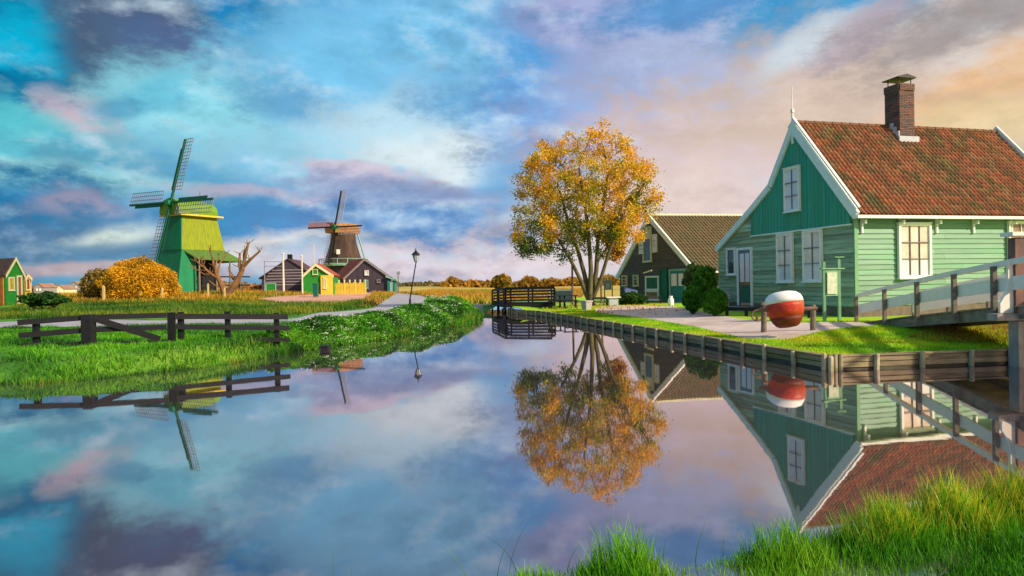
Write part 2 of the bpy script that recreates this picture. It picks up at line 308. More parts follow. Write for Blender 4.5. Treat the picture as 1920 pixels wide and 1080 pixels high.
def tag(o, label=None, cat=None, group=None, kind=None):
    if label: o['label'] = label
    if cat: o['category'] = cat
    if group: o['group'] = group
    if kind: o['kind'] = kind
    return o
def thing(name, loc, label, cat, group=None):
    o = bpy.data.objects.new(name, None); COL.objects.link(o); o.location = loc; o.empty_display_size = .2
    WL[o.name] = V(loc); return tag(o, label, cat, group)
def np_mesh(name, verts, faces_flat, nper, m, colors=None, parent=None, org=None):
    me = bpy.data.meshes.new(name); nv = len(verts); nf = len(faces_flat)//nper
    pw = WL.get(parent.name, V((0, 0, 0))) if parent else V((0, 0, 0))
    if org is None: org = pw
    verts = verts - np.array(org)[None]
    me.vertices.add(nv); me.vertices.foreach_set('co', verts.astype(np.float32).ravel())
    me.loops.add(nf*nper); me.loops.foreach_set('vertex_index', faces_flat.astype(np.int32))
    me.polygons.add(nf); me.polygons.foreach_set('loop_start', np.arange(0, nf*nper, nper, dtype=np.int32))
    me.update(calc_edges=True)
    if colors is not None:
        ca_ = me.color_attributes.new('tint', 'FLOAT_COLOR', 'POINT')
        c = np.ones((nv, 4), np.float32); c[:, :3] = colors; ca_.data.foreach_set('color', c.ravel())
    me.materials.append(m); o = bpy.data.objects.new(name, me); COL.objects.link(o)
    o.location = V(org)-pw
    if parent: o.parent = parent
    WL[o.name] = V(org); return o
def setcol(me, c):
    a = me.color_attributes.new('tint', 'FLOAT_COLOR', 'POINT')
    a.data.foreach_set('color', np.tile(np.array(list(c)+[1], np.float32), len(me.vertices)))
def copy_tree(o, parent=None, loc=None):
    c = o.copy(); COL.objects.link(c); c.parent = parent
    if loc is not None: c.location = loc
    WL[c.name] = (WL[parent.name] + V(c.location)) if parent else V(c.location)
    for ch in list(o.children): copy_tree(ch, c)
    return c

# ------------------------------------------------------------------ plan of the ground
left_px = [(-260, 742), (0, 722), (140, 716), (262, 703), (350, 694), (437, 683), (525, 667), (575, 657), (630, 648), (721, 636), (786, 624), (860, 611), (890, 604), (906, 594)]
LEFT = [onz(x, y) for x, y in left_px]
left_xy = [(-34., 9.)] + [(p.x, p.y) for p in LEFT] + [(-1.8, 39.5), (-2.1, 41.6)]
C0q = onz(1553, 694)
quayL = [(C0q.x, C0q.y), (4.25, 22.), (1.45, 36.3), (.15, 38.6), (-.3, 41.6)]
quayR = [(C0q.x, C0q.y), (9.9, 13.45), (16., 14.3), (34., 16.)]
fore = [(-34., 1.0), (-10., 1.2), (-3., 2.8), (-1.2, 3.6), (-.3, 3.95), (.35, 4.05), (1.0, 4.1), (1.8, 4.3), (2.6, 4.75), (3.6, 5.1), (5.5, 5.6), (9., 6.6), (14., 8.), (34., 10.)]
water_poly = left_xy + quayL[::-1] + quayR[1:] + fore[::-1]
def dens(poly, step, closed=True):
    out = []; n = len(poly)
    for i in range(n if closed else n-1):
        a, b = poly[i], poly[(i+1) % n]; k = max(1, int(math.dist(a, b)/step))
        out += [(a[0]+(b[0]-a[0])*j/k, a[1]+(b[1]-a[1])*j/k) for j in range(k)]
    if not closed: out.append(poly[-1])
    return out
def seg_dist(P, poly):
    P = np.atleast_2d(P); best = np.full(len(P), 1e9)
    for a, b in zip(poly[:-1], poly[1:]):
        a = np.array(a); b = np.array(b); d = b-a; t = np.clip(((P-a)@d)/(d@d), 0, 1)
        best = np.minimum(best, np.linalg.norm(P-(a+t[:, None]*d), axis=1))
    return best
def inside(P, poly):
    P = np.atleast_2d(P); x, y = P[:, 0], P[:, 1]; r = np.zeros(len(P), bool); n = len(poly)
    for i in range(n):
        x0, y0 = poly[i]; x1, y1 = poly[(i+1) % n]
        if y0 == y1: continue
        c = ((y0 > y) != (y1 > y)) & (x < (x1-x0)*(y-y0)/(y1-y0)+x0); r ^= c
    return r
def ss(a, b, x): t = np.clip((x-a)/(b-a), 0, 1); return t*t*(3-2*t)
def hz(P):
    P = np.atleast_2d(np.array(P, float)); x, y = P[:, 0], P[:, 1]
    base = .42 + ss(50, 78, y)*(.88*ss(-6, -36, x)) + .12*ss(60, 140, y)
    bumpy = .03*np.sin(x*.9+1.3*np.sin(y*.5)) + .02*np.sin(y*1.7+x*.6)
    base = base + bumpy*ss(3, 8, seg_dist(P, quayL))*(x < 3)
    qd = np.minimum(seg_dist(P, quayL), seg_dist(P, quayR))
    right = (x > .5) & (y > 11) & (y < 60)
    base = np.where(right, .24 + .17*ss(0, 4.5, qd), base)
    base = np.where(y < 7, .16+.04*np.sin(x*2.1), base)
    sd = np.minimum(seg_dist(P, left_xy), seg_dist(P, fore))
    k = ss(0, 1.25, sd); lo = -.16
    soft = ~right
    return np.where(soft, lo + (base-lo)*k, base)
def gz(x, y): return float(hz([(x, y)])[0])
def hit(px, py):
    r = ray(px, py); t = 3.0; p = CAM
    while t < 400:
        p = CAM + r*t
        if p.z <= gz(p.x, p.y): break
        t *= 1.01
    return V((p.x, p.y, gz(p.x, p.y)))
def pxpoly(pts, z=.42): return [(onz(x, y, z).x, onz(x, y, z).y) for x, y in pts]
path_R = pxpoly([(1116, 576), (1150, 573), (1200, 572.5), (1262, 574), (1310, 584), (1390, 597), (1470, 604), (1602, 603), (1640, 606), (1640, 612), (1612, 612), (1540, 617), (1480, 625), (1400, 623), (1300, 604), (1200, 590), (1116, 581)])
path_L = pxpoly([(-200, 612), (70, 600), (300, 599), (545, 597), (600, 587), (700, 578), (720, 565), (745, 553), (790, 556), (850, 566), (905, 572), (905, 577), (850, 577), (800, 584), (700, 592), (640, 603), (540, 607), (300, 609), (70, 613), (-200, 624)])
pr = [hit(x, y) for x, y in [(480, 560), (560, 554), (655, 549), (700, 548), (690, 560), (640, 569), (560, 569), (520, 569)]]
ramp_poly = [(p.x, p.y) for p in pr] 
thin = [hit(x, y) for x, y in [(150, 566), (330, 562), (480, 561), (481, 565), (330, 566), (150, 570)]]
thin_poly = [(p.x, p.y) for p in thin]
def build_ground():
    pts = []; edges = []
    def loop(poly, step, closed=True):
        d = dens(poly, step, closed); k = len(pts); pts.extend(d); n = len(d)
        edges.extend([(k+i, k+(i+1) % n) for i in range(n if closed else n-1)])
    loop(water_poly, .5); loop(path_R, .7); loop(path_L, 1.5); loop(ramp_poly, 3)
    r = 1.2; j = 0
    while r < 1800:
        step = max(.33, r*.055) if r < 60 else r*.08
        n = max(10, int(2*math.pi*r/(step*1.1)))
        for i in range(n):
            a = 2*math.pi*(i+.5*(j % 2))/n
            x, y = r*math.sin(a)+random.uniform(-.2, .2)*step, r*math.cos(a)+random.uniform(-.2, .2)*step
            if r > 25 and y < -.3*r and (i % 2): continue
            pts.append((x, y))
        r += step; j += 1
    vs, es, fs, *_ = delaunay_2d_cdt([V((p[0], p[1])) for p in pts], edges, [], 0, 1e-4)
    P = np.array([(v.x, v.y) for v in vs]); Fc = np.array([f for f in fs if len(f) == 3]); C = P[Fc].mean(axis=1)
    H = hz(P); VV = np.column_stack([P, H])
    w = inside(C, water_poly); a = inside(C, path_R) & ~w; b = inside(C, path_L) & ~w & ~a; c = inside(C, ramp_poly) & ~w & ~a & ~b
    rest = ~(w | a | b | c)
    lawn = rest & (C[:, 0] > .3) & (C[:, 1] > 11) & (C[:, 1] < 60)
    far = rest & ~lawn & ((C[:, 1] > 62) | ((C[:, 1] > 44) & (C[:, 0] > -9)))
    grass = rest & ~lawn & ~far
    # canal bottom
    for nm, mask, m, lab in (('ground', grass, m_grass, 'lush green meadow on the near banks'), ('lawn', lawn, m_lawn, 'bright lime lawn behind the timber quay'),
                        ('field', far, m_field, 'golden dry field running to the horizon'), ('footpath', a, m_pathR, 'pale sandy footpath past the houses'),
                        ('path', b, m_pathL, 'grey path behind the left bank'), ('dirt_road', c, m_ramp, 'pinkish sunlit track up to the mill yard')):
        Fm = Fc[mask]; u, inv = np.unique(Fm.ravel(), return_inverse=True)
        o = np_mesh(nm, VV[u], inv.astype(np.int32), 3, m); o['kind'] = 'structure'; o['label'] = lab
        o.data.polygons.foreach_set('use_smooth', [True]*len(o.data.polygons))
build_ground()

# water
def water():
    m = bpy.data.materials.new('canal_water'); m.use_nodes = True; t = m.node_tree; t.nodes.clear(); l = t.links
    out = t.nodes.new('ShaderNodeOutputMaterial'); gl = t.nodes.new('ShaderNodeBsdfGlossy'); df = t.nodes.new('ShaderNodeBsdfDiffuse')
    gl.inputs['Roughness'].default_value = .022; gl.inputs['Color'].default_value = (.96, .87, .90, 1); df.inputs[0].default_value = (.050, .042, .052, 1)
    fr = t.nodes.new('ShaderNodeFresnel'); fr.inputs[0].default_value = 1.33
    pw = t.nodes.new('ShaderNodeMath'); pw.operation = 'POWER'; l.new(fr.outputs[0], pw.inputs[0]); pw.inputs[1].default_value = .36
    ms = t.nodes.new('ShaderNodeMixShader'); l.new(pw.outputs[0], ms.inputs[0]); l.new(df.outputs[0], ms.inputs[1]); l.new(gl.outputs[0], ms.inputs[2]); l.new(ms.outputs[0], out.inputs[0])
    g = t.nodes.new('ShaderNodeNewGeometry'); no = t.nodes.new('ShaderNodeTexNoise'); no.inputs['Scale'].default_value = 1.6; no.inputs['Detail'].default_value = 3; l.new(g.outputs['Position'], no.inputs['Vector'])
    b = t.nodes.new('ShaderNodeBump'); b.inputs['Strength'].default_value = .25; b.inputs['Distance'].default_value = .0022; l.new(no.outputs['Fac'], b.inputs['Height']); l.new(b.outputs[0], gl.inputs['Normal'])
    w = MB().add([(-60, -4, 0), (60, -4, 0), (60, 46, 0), (-60, 46, 0)], [(0, 1, 2, 3)]).build('canal_water', m); w['kind'] = 'structure'; w['label'] = 'still canal water mirroring sky and houses'
water()

# ------------------------------------------------------------------ faces (walls as planes one can aim at)
class Face:
    def __init__(s, P0, d, n): s.P0 = V((P0[0], P0[1], 0)); s.d = V((d[0], d[1], 0)).normalized(); s.n = V((n[0], n[1], 0)).normalized()
    def p(s, t, z, o=0): return s.P0 + s.d*t + s.n*o + Z*z
    def px(s, px, py, o=0):
        r = ray(px, py); nn = V((-s.d.y, s.d.x, 0)); q = s.P0 + s.n*o; k = (q-CAM).dot(nn)/r.dot(nn); w = CAM + r*k
        return ((w-s.P0).dot(s.d), w.z)
def span(poly, z, ax=1):
    xs = []; n = len(poly)
    for i in range(n):
        a, b = poly[i], poly[(i+1) % n]
        if (a[ax] > z) != (b[ax] > z):
            k = (z-a[ax])/(b[ax]-a[ax]); xs.append(a[1-ax] + k*(b[1-ax]-a[1-ax]))
    return (min(xs), max(xs)) if len(xs) > 1 else None
def siding(face, parent, poly, pitch, m, vertical=False, o0=0.0, th=.03, name='board', joined=False):
    ax = 0 if vertical else 1
    lo = min(p[ax] for p in poly); hi = max(p[ax] for p in poly); z = lo; J = MB(); out = []
    while z < hi - .02:
        z1 = min(z+pitch, hi); a = span(poly, z+.004, ax); b = span(poly, z1-.006, ax); mid = span(poly, (z+z1)/2, ax)
        if a is None: a = mid
        if b is None: b = mid
        if a and b:
            B = J if joined else MB(); g = .012*(1 if vertical else .4)
            jit = random.uniform(0, .006)
            if vertical: q = [(z+g, a[0]), (z1, b[0]), (z1, b[1]), (z+g, a[1])]; oo = [o0+th+jit]*4
            else: q = [(a[0], z), (a[1], z), (b[1], z1-g), (b[0], z1-g)]; oo = [o0+th+.010+jit]*2 + [o0+.014]*2
            f = [face.p(t, h, oc) for (t, h), oc in zip(q, oo)]; bk = [face.p(t, h, o0-.01) for (t, h) in q]
            B.add(f+bk, [(0, 1, 2, 3), (7, 6, 5, 4), (0, 4, 5, 1), (1, 5, 6, 2), (2, 6, 7, 3), (3, 7, 4, 0)])
            if not joined and (vertical or q[1][0]-q[0][0] < 2.5): out.append(B.build(name, m, parent, org=face.p((q[0][0]+q[2][0])/2, (q[0][1]+q[2][1])/2, o0)))
            elif not joined:      # long runs are butted from several boards
                cuts = [0]; 
                while cuts[-1] < 1: cuts.append(cuts[-1]+random.uniform(2.2, 4.0)/(q[1][0]-q[0][0]))
                cuts[-1] = 1
                if len(cuts) > 2 and cuts[-1]-cuts[-2] < .1: cuts.pop(-2)
                for ca_, cb_ in zip(cuts[:-1], cuts[1:]):
                    w0, w1 = q[1][0]-q[0][0], q[2][0]-q[3][0]; ga, gb = (.003 if ca_ > 0 else 0), (.003 if cb_ < 1 else 0)
                    q2 = [(q[0][0]+w0*ca_+ga, q[0][1]), (q[0][0]+w0*cb_-gb, q[0][1]), (q[3][0]+w1*cb_-gb, q[3][1]), (q[3][0]+w1*ca_+ga, q[3][1])]
                    dj = random.uniform(0, .004); f = [face.p(t, h, oc+dj) for (t, h), oc in zip(q2, oo)]; bk = [face.p(t, h, o0-.01) for (t, h) in q2]
                    out.append(MB().add(f+bk, [(0, 1, 2, 3), (7, 6, 5, 4), (0, 4, 5, 1), (1, 5, 6, 2), (2, 6, 7, 3), (3, 7, 4, 0)]).build(name, m, parent, org=face.p((q2[0][0]+q2[2][0])/2, q2[0][1], o0)))
        z += pitch
    if joined: out.append(tag(J.build(name, m, parent), kind='stuff'))
    return out
def poly_part(face, parent, poly, o0, o1, m, name, label=None):
    B = MB(); B.prism([face.p(t, z, o0) for t, z in poly], face.n*(o1-o0)); o = B.build(name, m, parent); 
    if label: o['label'] = label
    return o
def window(face, parent, t0, t1, z0, z1, cols, rows, mf=None, mg=None, fw=.07, o=.10, name='window', low=None, msash=None, lab=None):
    mf = mf or m_white; mg = mg or m_glass; t0, t1 = min(t0, t1), max(t0, t1); z0, z1 = min(z0, z1), max(z0, z1)
    B = MB()
    def bar(a, b, c, d, oa, ob): B.obox(face.p(a, c, oa), face.d*(b-a), Z*(d-c), face.n*(ob-oa))
    bar(t0, t0+fw, z0, z1, o-.05, o+.05); bar(t1-fw, t1, z0, z1, o-.05, o+.05); bar(t0+fw, t1-fw, z1-fw, z1, o-.05, o+.05); bar(t0+fw, t1-fw, z0, z0+fw, o-.05, o+.05)
    bar(t0-.03, t1+.03, z0-.04, z0-.002, o-.05, o+.09)
    bar(t0-.02, t1+.02, z1+.002, z1+.03, o-.05, o+.08)
    w = B.build(name, mf, parent, org=face.p((t0+t1)/2, z0))
    if lab: w['label'] = lab
    a0, a1, c0, c1 = t0+fw, t1-fw, z0+fw, z1-fw; mw_ = .022; G = MB()
    for i in range(1, cols): x = a0+(a1-a0)*i/cols; G.obox(face.p(x-mw_/2, c0, o+.002), face.d*mw_, Z*(c1-c0), face.n*.03)
    for j in range(1, rows): y = c0+(c1-c0)*j/rows; h = mw_*1.6 if j == rows//2+rows % 2 else mw_; G.obox(face.p(a0, y-h/2, o+.004), face.d*(a1-a0), Z*h, face.n*.032)
    if G.v and cols == 1:
        for j in range(len(G.v)//8): MB().add(G.v[8*j:8*j+8], G.f[:6]).build('glazing_bar', msash or m_sash, w)
    elif G.v: G.build('glazing_bar', msash or m_sash, w)
    for i in range(cols):
        for j in range(rows):
            x0, x1 = a0+(a1-a0)*i/cols, a0+(a1-a0)*(i+1)/cols; y0, y1 = c0+(c1-c0)*j/rows, c0+(c1-c0)*(j+1)/rows
            mm = low if (low and j == 0) else mg
            MB().obox(face.p(x0, y0, o-.03), face.d*(x1-x0), Z*(y1-y0), face.n*.025).build('pane', mm, w, org=face.p((x0+x1)/2, (y0+y1)/2, o-.02))
    return w
def tile_mesh(wd, ln, name, m, tint, n=7):
    # local frame: x across, y up the slope, z away from the roof; pantile wave profile
    vs = []; fs = []
    for j, (y, lift) in enumerate(((0, .045), (ln*1.08, .01))):
        for i in range(n):
            u = i/(n-1); z = lift + .035*math.sin(u*2*math.pi*.98 - .6)
            vs.append((u*wd*1.04 - wd/2, y, z))
    for i in range(n-1): fs.append((i, i+1, n+i+1, n+i))
    k = len(vs)
    for i in range(n): v = vs[i]; vs.append((v[0], v[1], v[2]-.028))
    for i in range(n-1): fs.append((k+i, k+i+1, i+1, i))
    me = bpy.data.meshes.new(name); me.from_pydata(vs, [], fs); me.materials.append(m); setcol(me, tint)
    me.polygons.foreach_set('use_smooth', [True]*len(me.polygons)); return me
TINTS0 = [(1, 1, 1), (1.25, 1.2, 1.2), (.75, .9, .9), (.6, .85, .85), (1.35, 1.15, 1.0), (.95, .8, .8), (.5, .75, .7), (1.1, 1.4, 1.4), (.82, .8, .85)]
TINTS = TINTS0
def tiles(parent, O, A, B, nc, nr, m, single, skip=None, vis=None, seed=1):
    """O = eave start, A = vector along eave, B = vector up the slope"""
    rr = random.Random(seed); wd = A.length/nc; ln = B.length/nr
    x = A.normalized(); y = (B - x*B.dot(x)).normalized(); n = x.cross(y)
    if n.z < 0: n = -n; x = -x; flip = True
    ms = [tile_mesh(wd, ln, 'tile', m, t) for t in TINTS]
    cells = [(O + A*((i+.5)/nc) + B*(j/nr), i, j) for i in range(nc) for j in range(nr)]
    if skip: cells = [c for c in cells if not skip(c[0])]
    def key(c): return ((c[0]-CAM).length if (vis is None or vis(c[0])) else 1e4+(c[0]-CAM).length)
    cells.sort(key=key); pw = WL[parent.name]
    rest = []
    for k, (p, i, j) in enumerate(cells):
        # moss and weather follow slanting streaks over the roof
        q = noise.noise(V((i*.23+j*.16, j*.11, seed*3.1)))*.5+.5 + rr.uniform(-.42, .42)
        ti = min(len(ms)-1, max(0, int(q*len(ms)))); ti = [0, 4, 1, 7, 5, 8, 2, 3, 6][ti]
        M_ = Matrix(((x.x, y.x, n.x, p.x), (x.y, y.y, n.y, p.y), (x.z, y.z, n.z, p.z), (0, 0, 0, 1))) @ Matrix.Rotation(rr.uniform(-.02, .02), 4, 'Z')
        M_.translation = p + n*rr.uniform(0, .008)
        if k < single:
            o = bpy.data.objects.new('tile', ms[ti]); COL.objects.link(o); o.parent = parent
            M2 = M_.copy(); M2.translation = M_.translation - pw; o.matrix_local = M2
        else: rest.append((M_, ti))
    if rest:
        vs = []; fs = []; cc = []
        for M_, ti in rest:
            me = ms[ti]; k = len(vs)
            vs += [tuple(M_ @ v.co) for v in me.vertices]; cc += [TINTS[ti]]*len(me.vertices)
            fs += [tuple(v+k for v in f.vertices) for f in me.polygons]
        o = np_mesh('tile_field', np.array(vs), np.array(fs).ravel(), 4, m, np.array(cc), parent); o['kind'] = 'stuff'

# ------------------------------------------------------------------ green house
g_dir = V((-.262, .965, 0)).normalized(); s_dir = V((.968, .25, 0)).normalized()
Cc = at(1603, 500, 22.9); Cc.z = 0
GAB = Face(Cc, g_dir, -s_dir); SID = Face(Cc, s_dir, -g_dir)
HZ0 = .42
house = thing('green_house', V((Cc.x, Cc.y, HZ0)), 'large green plank house with white barge boards and orange tiled roof beside the bridge', 'house')
OV = .12                                                       # barge board stands this far before the gable
ap = GAB.px(1486, 232, OV); k1 = GAB.px(1441, 350, OV); k2 = GAB.px(1408, 391, OV); le = GAB.px(1343, 465, OV); re = GAB.px(1606, 397, OV)
t_left = GAB.px(1348, 500)[0]
HL = 9.55
prof = [(re[0]-.12, re[1]-.10), ap, k1, k2, le]
wall_poly = [(0, HZ0), (0, re[1]-.05), (ap[0], ap[1]-.12), (k1[0]-.02, k1[1]-.1), (k2[0], k2[1]-.1), (t_left, le[1]+.12), (t_left, HZ0)]
gw = poly_part(GAB, house, wall_poly, -.12, 0, m_greenG, 'gable_wall')
sw = MB().obox(SID.p(.0, HZ0, 0), s_dir*HL, Z*(re[1]-.12-HZ0), g_dir*.12).build('side_wall', m_green, house)
MB().obox(SID.p(.0, HZ0, -t_left), s_dir*HL, Z*(le[1]-HZ0), g_dir*-.12).build('rear_wall', m_green, house)
MB().prism([GAB.p(t, z, -HL) for t, z in wall_poly], s_dir*-.1).build('far_gable_wall', m_green, house)
# upper triangle of vertical teal boards
b0 = GAB.px(1412, 442); b1 = GAB.px(1597, 419); zb = (b0[1]+b1[1])/2
up = [(.1, zb), (.1, re[1]-.1), (ap[0], ap[1]-.2), (k1[0]-.05, k1[1]-.15), (b0[0]+.02, k2[1]-.12), (b0[0]+.02, zb)]
siding(GAB, gw, up, .19, m_teal, vertical=True, o0=.05, th=.035)
lowp = [(0.0, HZ0+.35), (0.0, zb-.05), (b0[0]+.04, zb-.05), (b0[0]+.04, k2[1]-.2), (t_left, le[1]+.05), (t_left, HZ0+.35)]
siding(GAB, gw, lowp, .165, m_greenG, o0=.0)
MB().obox(GAB.p(.05, zb-.05, 0), g_dir*(b0[0]), Z*.05, -s_dir*.12).build('drip_board', m_bargew, gw)
siding(SID, sw, [(0, HZ0+.35), (HL, HZ0+.35), (HL, re[1]-.16), (0, re[1]-.16)], .175, m_green)
# plinth
MB().obox(GAB.p(-.02, HZ0-.3, .03), g_dir*(t_left+.02), Z*.62, s_dir*.1).build('plinth', m_plinth, gw)
MB().obox(SID.p(-.02, HZ0-.3, .03), s_dir*HL, Z*.62, g_dir*.1).build('plinth', m_plinth, sw)
# corner boards
B = MB(); B.obox(SID.p(-.05, HZ0+.3, 0), s_dir*.13, Z*(re[1]-.5-HZ0), -g_dir*.06); B.build('corner_board', m_signgreen, sw)
# roof slabs following the gable profile
def slab(parent, prof, face, s0, s1, th, m, name):
    for (a, b) in zip(prof[:-1], prof[1:]):
        pa, pb = face.p(a[0], a[1], -s0), face.p(b[0], b[1], -s0); n = (pb-pa).cross(face.n).normalized()
        if n.z > 0: n = -n
        MB().prism([pa, pb, pb+n*th, pa+n*th], -face.n*(s1-s0)).build(name, m, parent)
slab(house, [(a, b-.03) for a, b in prof], GAB, -.02, HL+.1, .1, m_redroof, 'roof')
# near slope pantiles
E0 = GAB.p(prof[0][0], prof[0][1], 0); Rg = GAB.p(ap[0], ap[1], 0)
tile_parent = [c for c in house.children if c.name.startswith('roof')][0]
slopeB = Rg-E0; A_ = s_dir*(HL+.02)
def chim_skip(p): return False
def in_view(p):
    d = p-CAM; return abs(d.dot(_R)/d.dot(_F)) < .755
tiles(tile_parent, E0 + (Z*.02), A_, slopeB, 54, 21, m_tile, 300, vis=in_view, seed=3)
# ridge caps
for i in range(24):
    a = Rg + s_dir*(i*.4) + Z*.05; MB().tube([a, a+s_dir*.42], [.10, .085], 8).build('ridge_tile', m_tile, house, org=a)
for o in house.children:
    if o.name.startswith('ridge_tile'): setcol(o.data, (.6, .6, .6))
# barge boards (near gable) and far one
def barge(face, pts, w, o0, o1, m, parent, name='barge_board'):
    for a, b in zip(pts[:-1], pts[1:]):
        a2, b2 = V((a[0], a[1])), V((b[0], b[1])); d = (b2-a2).normalized(); nn = V((-d.y, d.x)); 
        if nn.y > 0: nn = -nn
        q = [a2, b2, b2+nn*w, a2+nn*w]
        MB().prism([face.p(v.x, v.y, o0) for v in q], face.n*(o1-o0)).build(name, m, parent, org=face.p(a2.x, a2.y))
bp = [(re[0]-.1, re[1]-.02), (ap[0], ap[1]+.1), (k1[0], k1[1]+.08), (k2[0]+.0, k2[1]+.08), (le[0]+.05, le[1]+.04)]
barge(GAB, bp[:2], .30, .06, .17, m_bargew, house); barge(GAB, bp[1:], .24, .06, .173, m_bargew, house)
barge(GAB, [(a-.01, b+.20) for a, b in bp[:2]], .16, -HL-.06, -HL+.02, m_bargew, house)
# white board capping of near barge, seen as the light edge against the tiles
q0 = GAB.p(bp[0][0], bp[0][1]+.02, 0); q1 = GAB.p(bp[1][0], bp[1][1]+.02, 0)
MB().beam(q0+Z*.14-s_dir*.10, q1+Z*.11-s_dir*.10, .10, .06, up=V((0, 0, 1))).build('verge_cap', m_white, house)
# finial
fp = GAB.p(ap[0], ap[1]+.05, .12)
MB().tube([fp-Z*.1, fp+Z*.35, fp+Z*.37, fp+Z*.5, fp+Z*.52, fp+Z*1.35], [.045, .04, .07, .06, .018, .012], 8).build('finial', m_white, house)
MB().obox(GAB.p(ap[0]-.05, ap[1]-.75, .1), g_dir*.10, Z*.55, -s_dir*.05).build('gable_ornament', m_bargew, house)
# gutter and brackets
gz_ = re[1]-.11
og = -prof[0][0]; MB().obox(SID.p(-.22, prof[0][1]-.12, og-.10), s_dir*(HL+.4), Z*.10, -g_dir*.16).build('gutter', m_white, house)
for px in (1613, 1684, 1753, 1822, 1893, 1962):
    t, _ = SID.px(px, 410)
    B = MB(); B.obox(SID.p(t-.035, gz_-.58, .03), s_dir*.07, Z*.52, -g_dir*.07); B.obox(SID.p(t-.035, gz_-.27, .10), s_dir*.07, Z*.12, -g_dir*.16)
    B.build('eave_bracket', m_white, house, org=SID.p(t, gz_))
# windows
def win_px(face, parent, x0, y0, x1, y1, *a, **k):
    xm, ym = (x0+x1)/2, (y0+y1)/2
    t0 = face.px(x0, ym, .05)[0]; t1 = face.px(x1, ym, .05)[0]; z1 = face.px(xm, y0, .05)[1]; z0 = face.px(xm, y1, .05)[1]
    return window(face, parent, t0, t1, z0, z1, *a, **k)
win_px(GAB, house, 1475, 314, 1504, 396, 2, 3, mg=m_curt, o=.15, lab='small sash window high in the teal gable')
win_px(GAB, house, 1459, 438, 1489, 529, 2, 3, mg=m_glass, low=m_curt, fw=.09, lab='left tall sash window of the gable front')
win_px(GAB, house, 1508, 431, 1544, 528, 2, 3, mg=m_glass, low=m_curt, fw=.09, lab='right tall sash window of the gable front')
win_px(GAB, house, 1365, 466, 1381, 515, 1, 3, mg=m_dglass, fw=.06, lab='narrow window beside the front door')
win_px(SID, house, 1682, 419, 1743, 521, 3, 3, mg=m_glass, low=m_curt, fw=.09, lab='wide nine-pane window of the sunny side wall')
win_px(SID, house, 1888, 416, 1955, 505, 3, 3, mg=mat('brown_window_glass', (.24, .13, .08), (.4, .26, .16), rough=.08, scale=3, spec=.8), fw=.08, msash=m_white, lab='brown window behind the bridge post')
# front door
t0 = GAB.px(1383, 510, .05)[0]; t1 = GAB.px(1411, 510, .05)[0]; ta, tb = min(t0, t1), max(t0, t1); zt = GAB.px(1397, 464, .05)[1]; zd = HZ0+.22
B = MB()
for a, b, c, d in ((ta, ta+.1, zd, zt), (tb-.1, tb, zd, zt), (ta+.1, tb-.1, zt-.1, zt)): B.obox(GAB.p(a, c, 0), g_dir*(b-a), Z*(d-c), -s_dir*.1)
door = B.build('front_door', m_white, house, org=GAB.p(ta, zd))
MB().obox(GAB.p(ta+.1, zd, .03), g_dir*(tb-ta-.2), Z*(zt-zd-.1), -s_dir*.03).build('door_leaf', m_dglass, door)
for i in range(2):
    x = ta+.18+i*(tb-ta-.3)*.5; MB().obox(GAB.p(x, zd+1.0, .062), g_dir*((tb-ta)*.28), Z*(zt-zd-1.25), -s_dir*.012).build('door_light', m_curt, door)
MB().obox(GAB.p(ta+.18, zd+.12, .062), g_dir*(tb-ta-.36), Z*.75, -s_dir*.012).build('door_panel', m_dkgreen, door)
MB().obox(GAB.p(ta-.15, HZ0-.1, .04), g_dir*(tb-ta+.3), Z*.28, -s_dir*.5).build('doorstep', m_stone, door)
# chimney
t_r = ap[0]
def roofpt(px, py, t):                                       # a point on a line parallel to the ridge at gable depth t
    f = Face(GAB.p(t, 0), s_dir, -g_dir); return f.px(px, py)
fr_t = t_r - .55
s0_, _ = roofpt(1686, 300, fr_t); s1_, _ = roofpt(1716, 300, fr_t); CW = max(.75, s1_-s0_); CD = 1.15
ztop = roofpt(1700, 158, fr_t)[1]; zbase = ap[1]-1.15
s1_, _ = roofpt(1715, 230, fr_t); s0_ = s1_-.70; CW = .70; CDp = .72
chim = thing('tmp', (0, 0, 0), None, None); bpy.data.objects.remove(chim)
co = GAB.p(fr_t, zbase, -s0_)
core = MB().obox(co+(s_dir+g_dir)*.02, s_dir*(CW-.04), g_dir*(CDp-.04), Z*(ztop-zbase)).build('chimney', m_mortar, house, org=co)
vs = MB(); cols_ = []
def brick_ring(z, out, h):
    for (o, d, n, Ln) in ((co, s_dir, -g_dir, CW), (co+s_dir*CW, g_dir, s_dir, CDp), (co+s_dir*CW+g_dir*CDp, -s_dir, g_dir, CW), (co+g_dir*CDp, -g_dir, -s_dir, CDp)):
        k = max(2, round(Ln/.21)); off = .5*(int(z/h) % 2)
        for i in range(k+1):
            a = max(0, (i-off)/k); b = min(1, (i+1-off)/k)
            if b-a < .02: continue
            p = V((o.x, o.y, z)) + d*(a*Ln+.006) + n*(out-.03)
            vs.obox(p, d*((b-a)*Ln-.012), Z*(h-.012), n*(.03+random.uniform(0, .006)))
            c = random.choice([(1, 1, 1), (.75, .75, .8), (1.3, 1.15, 1.1), (.9, 1, 1.05), (1.5, 1.1, .9)]); cols_.extend([c]*8)
z = zbase; h = .066
while z < ztop:
    brick_ring(z, .035 if z > ztop-.26 else 0, h); z += h
bk = vs.build('brickwork', m_brick, core); bk['kind'] = 'stuff'
a_ = bk.data.color_attributes.new('tint', 'FLOAT_COLOR', 'POINT'); a_.data.foreach_set('color', np.column_stack([np.array(cols_), np.ones(len(cols_))]).astype(np.float32).ravel())
B = MB()
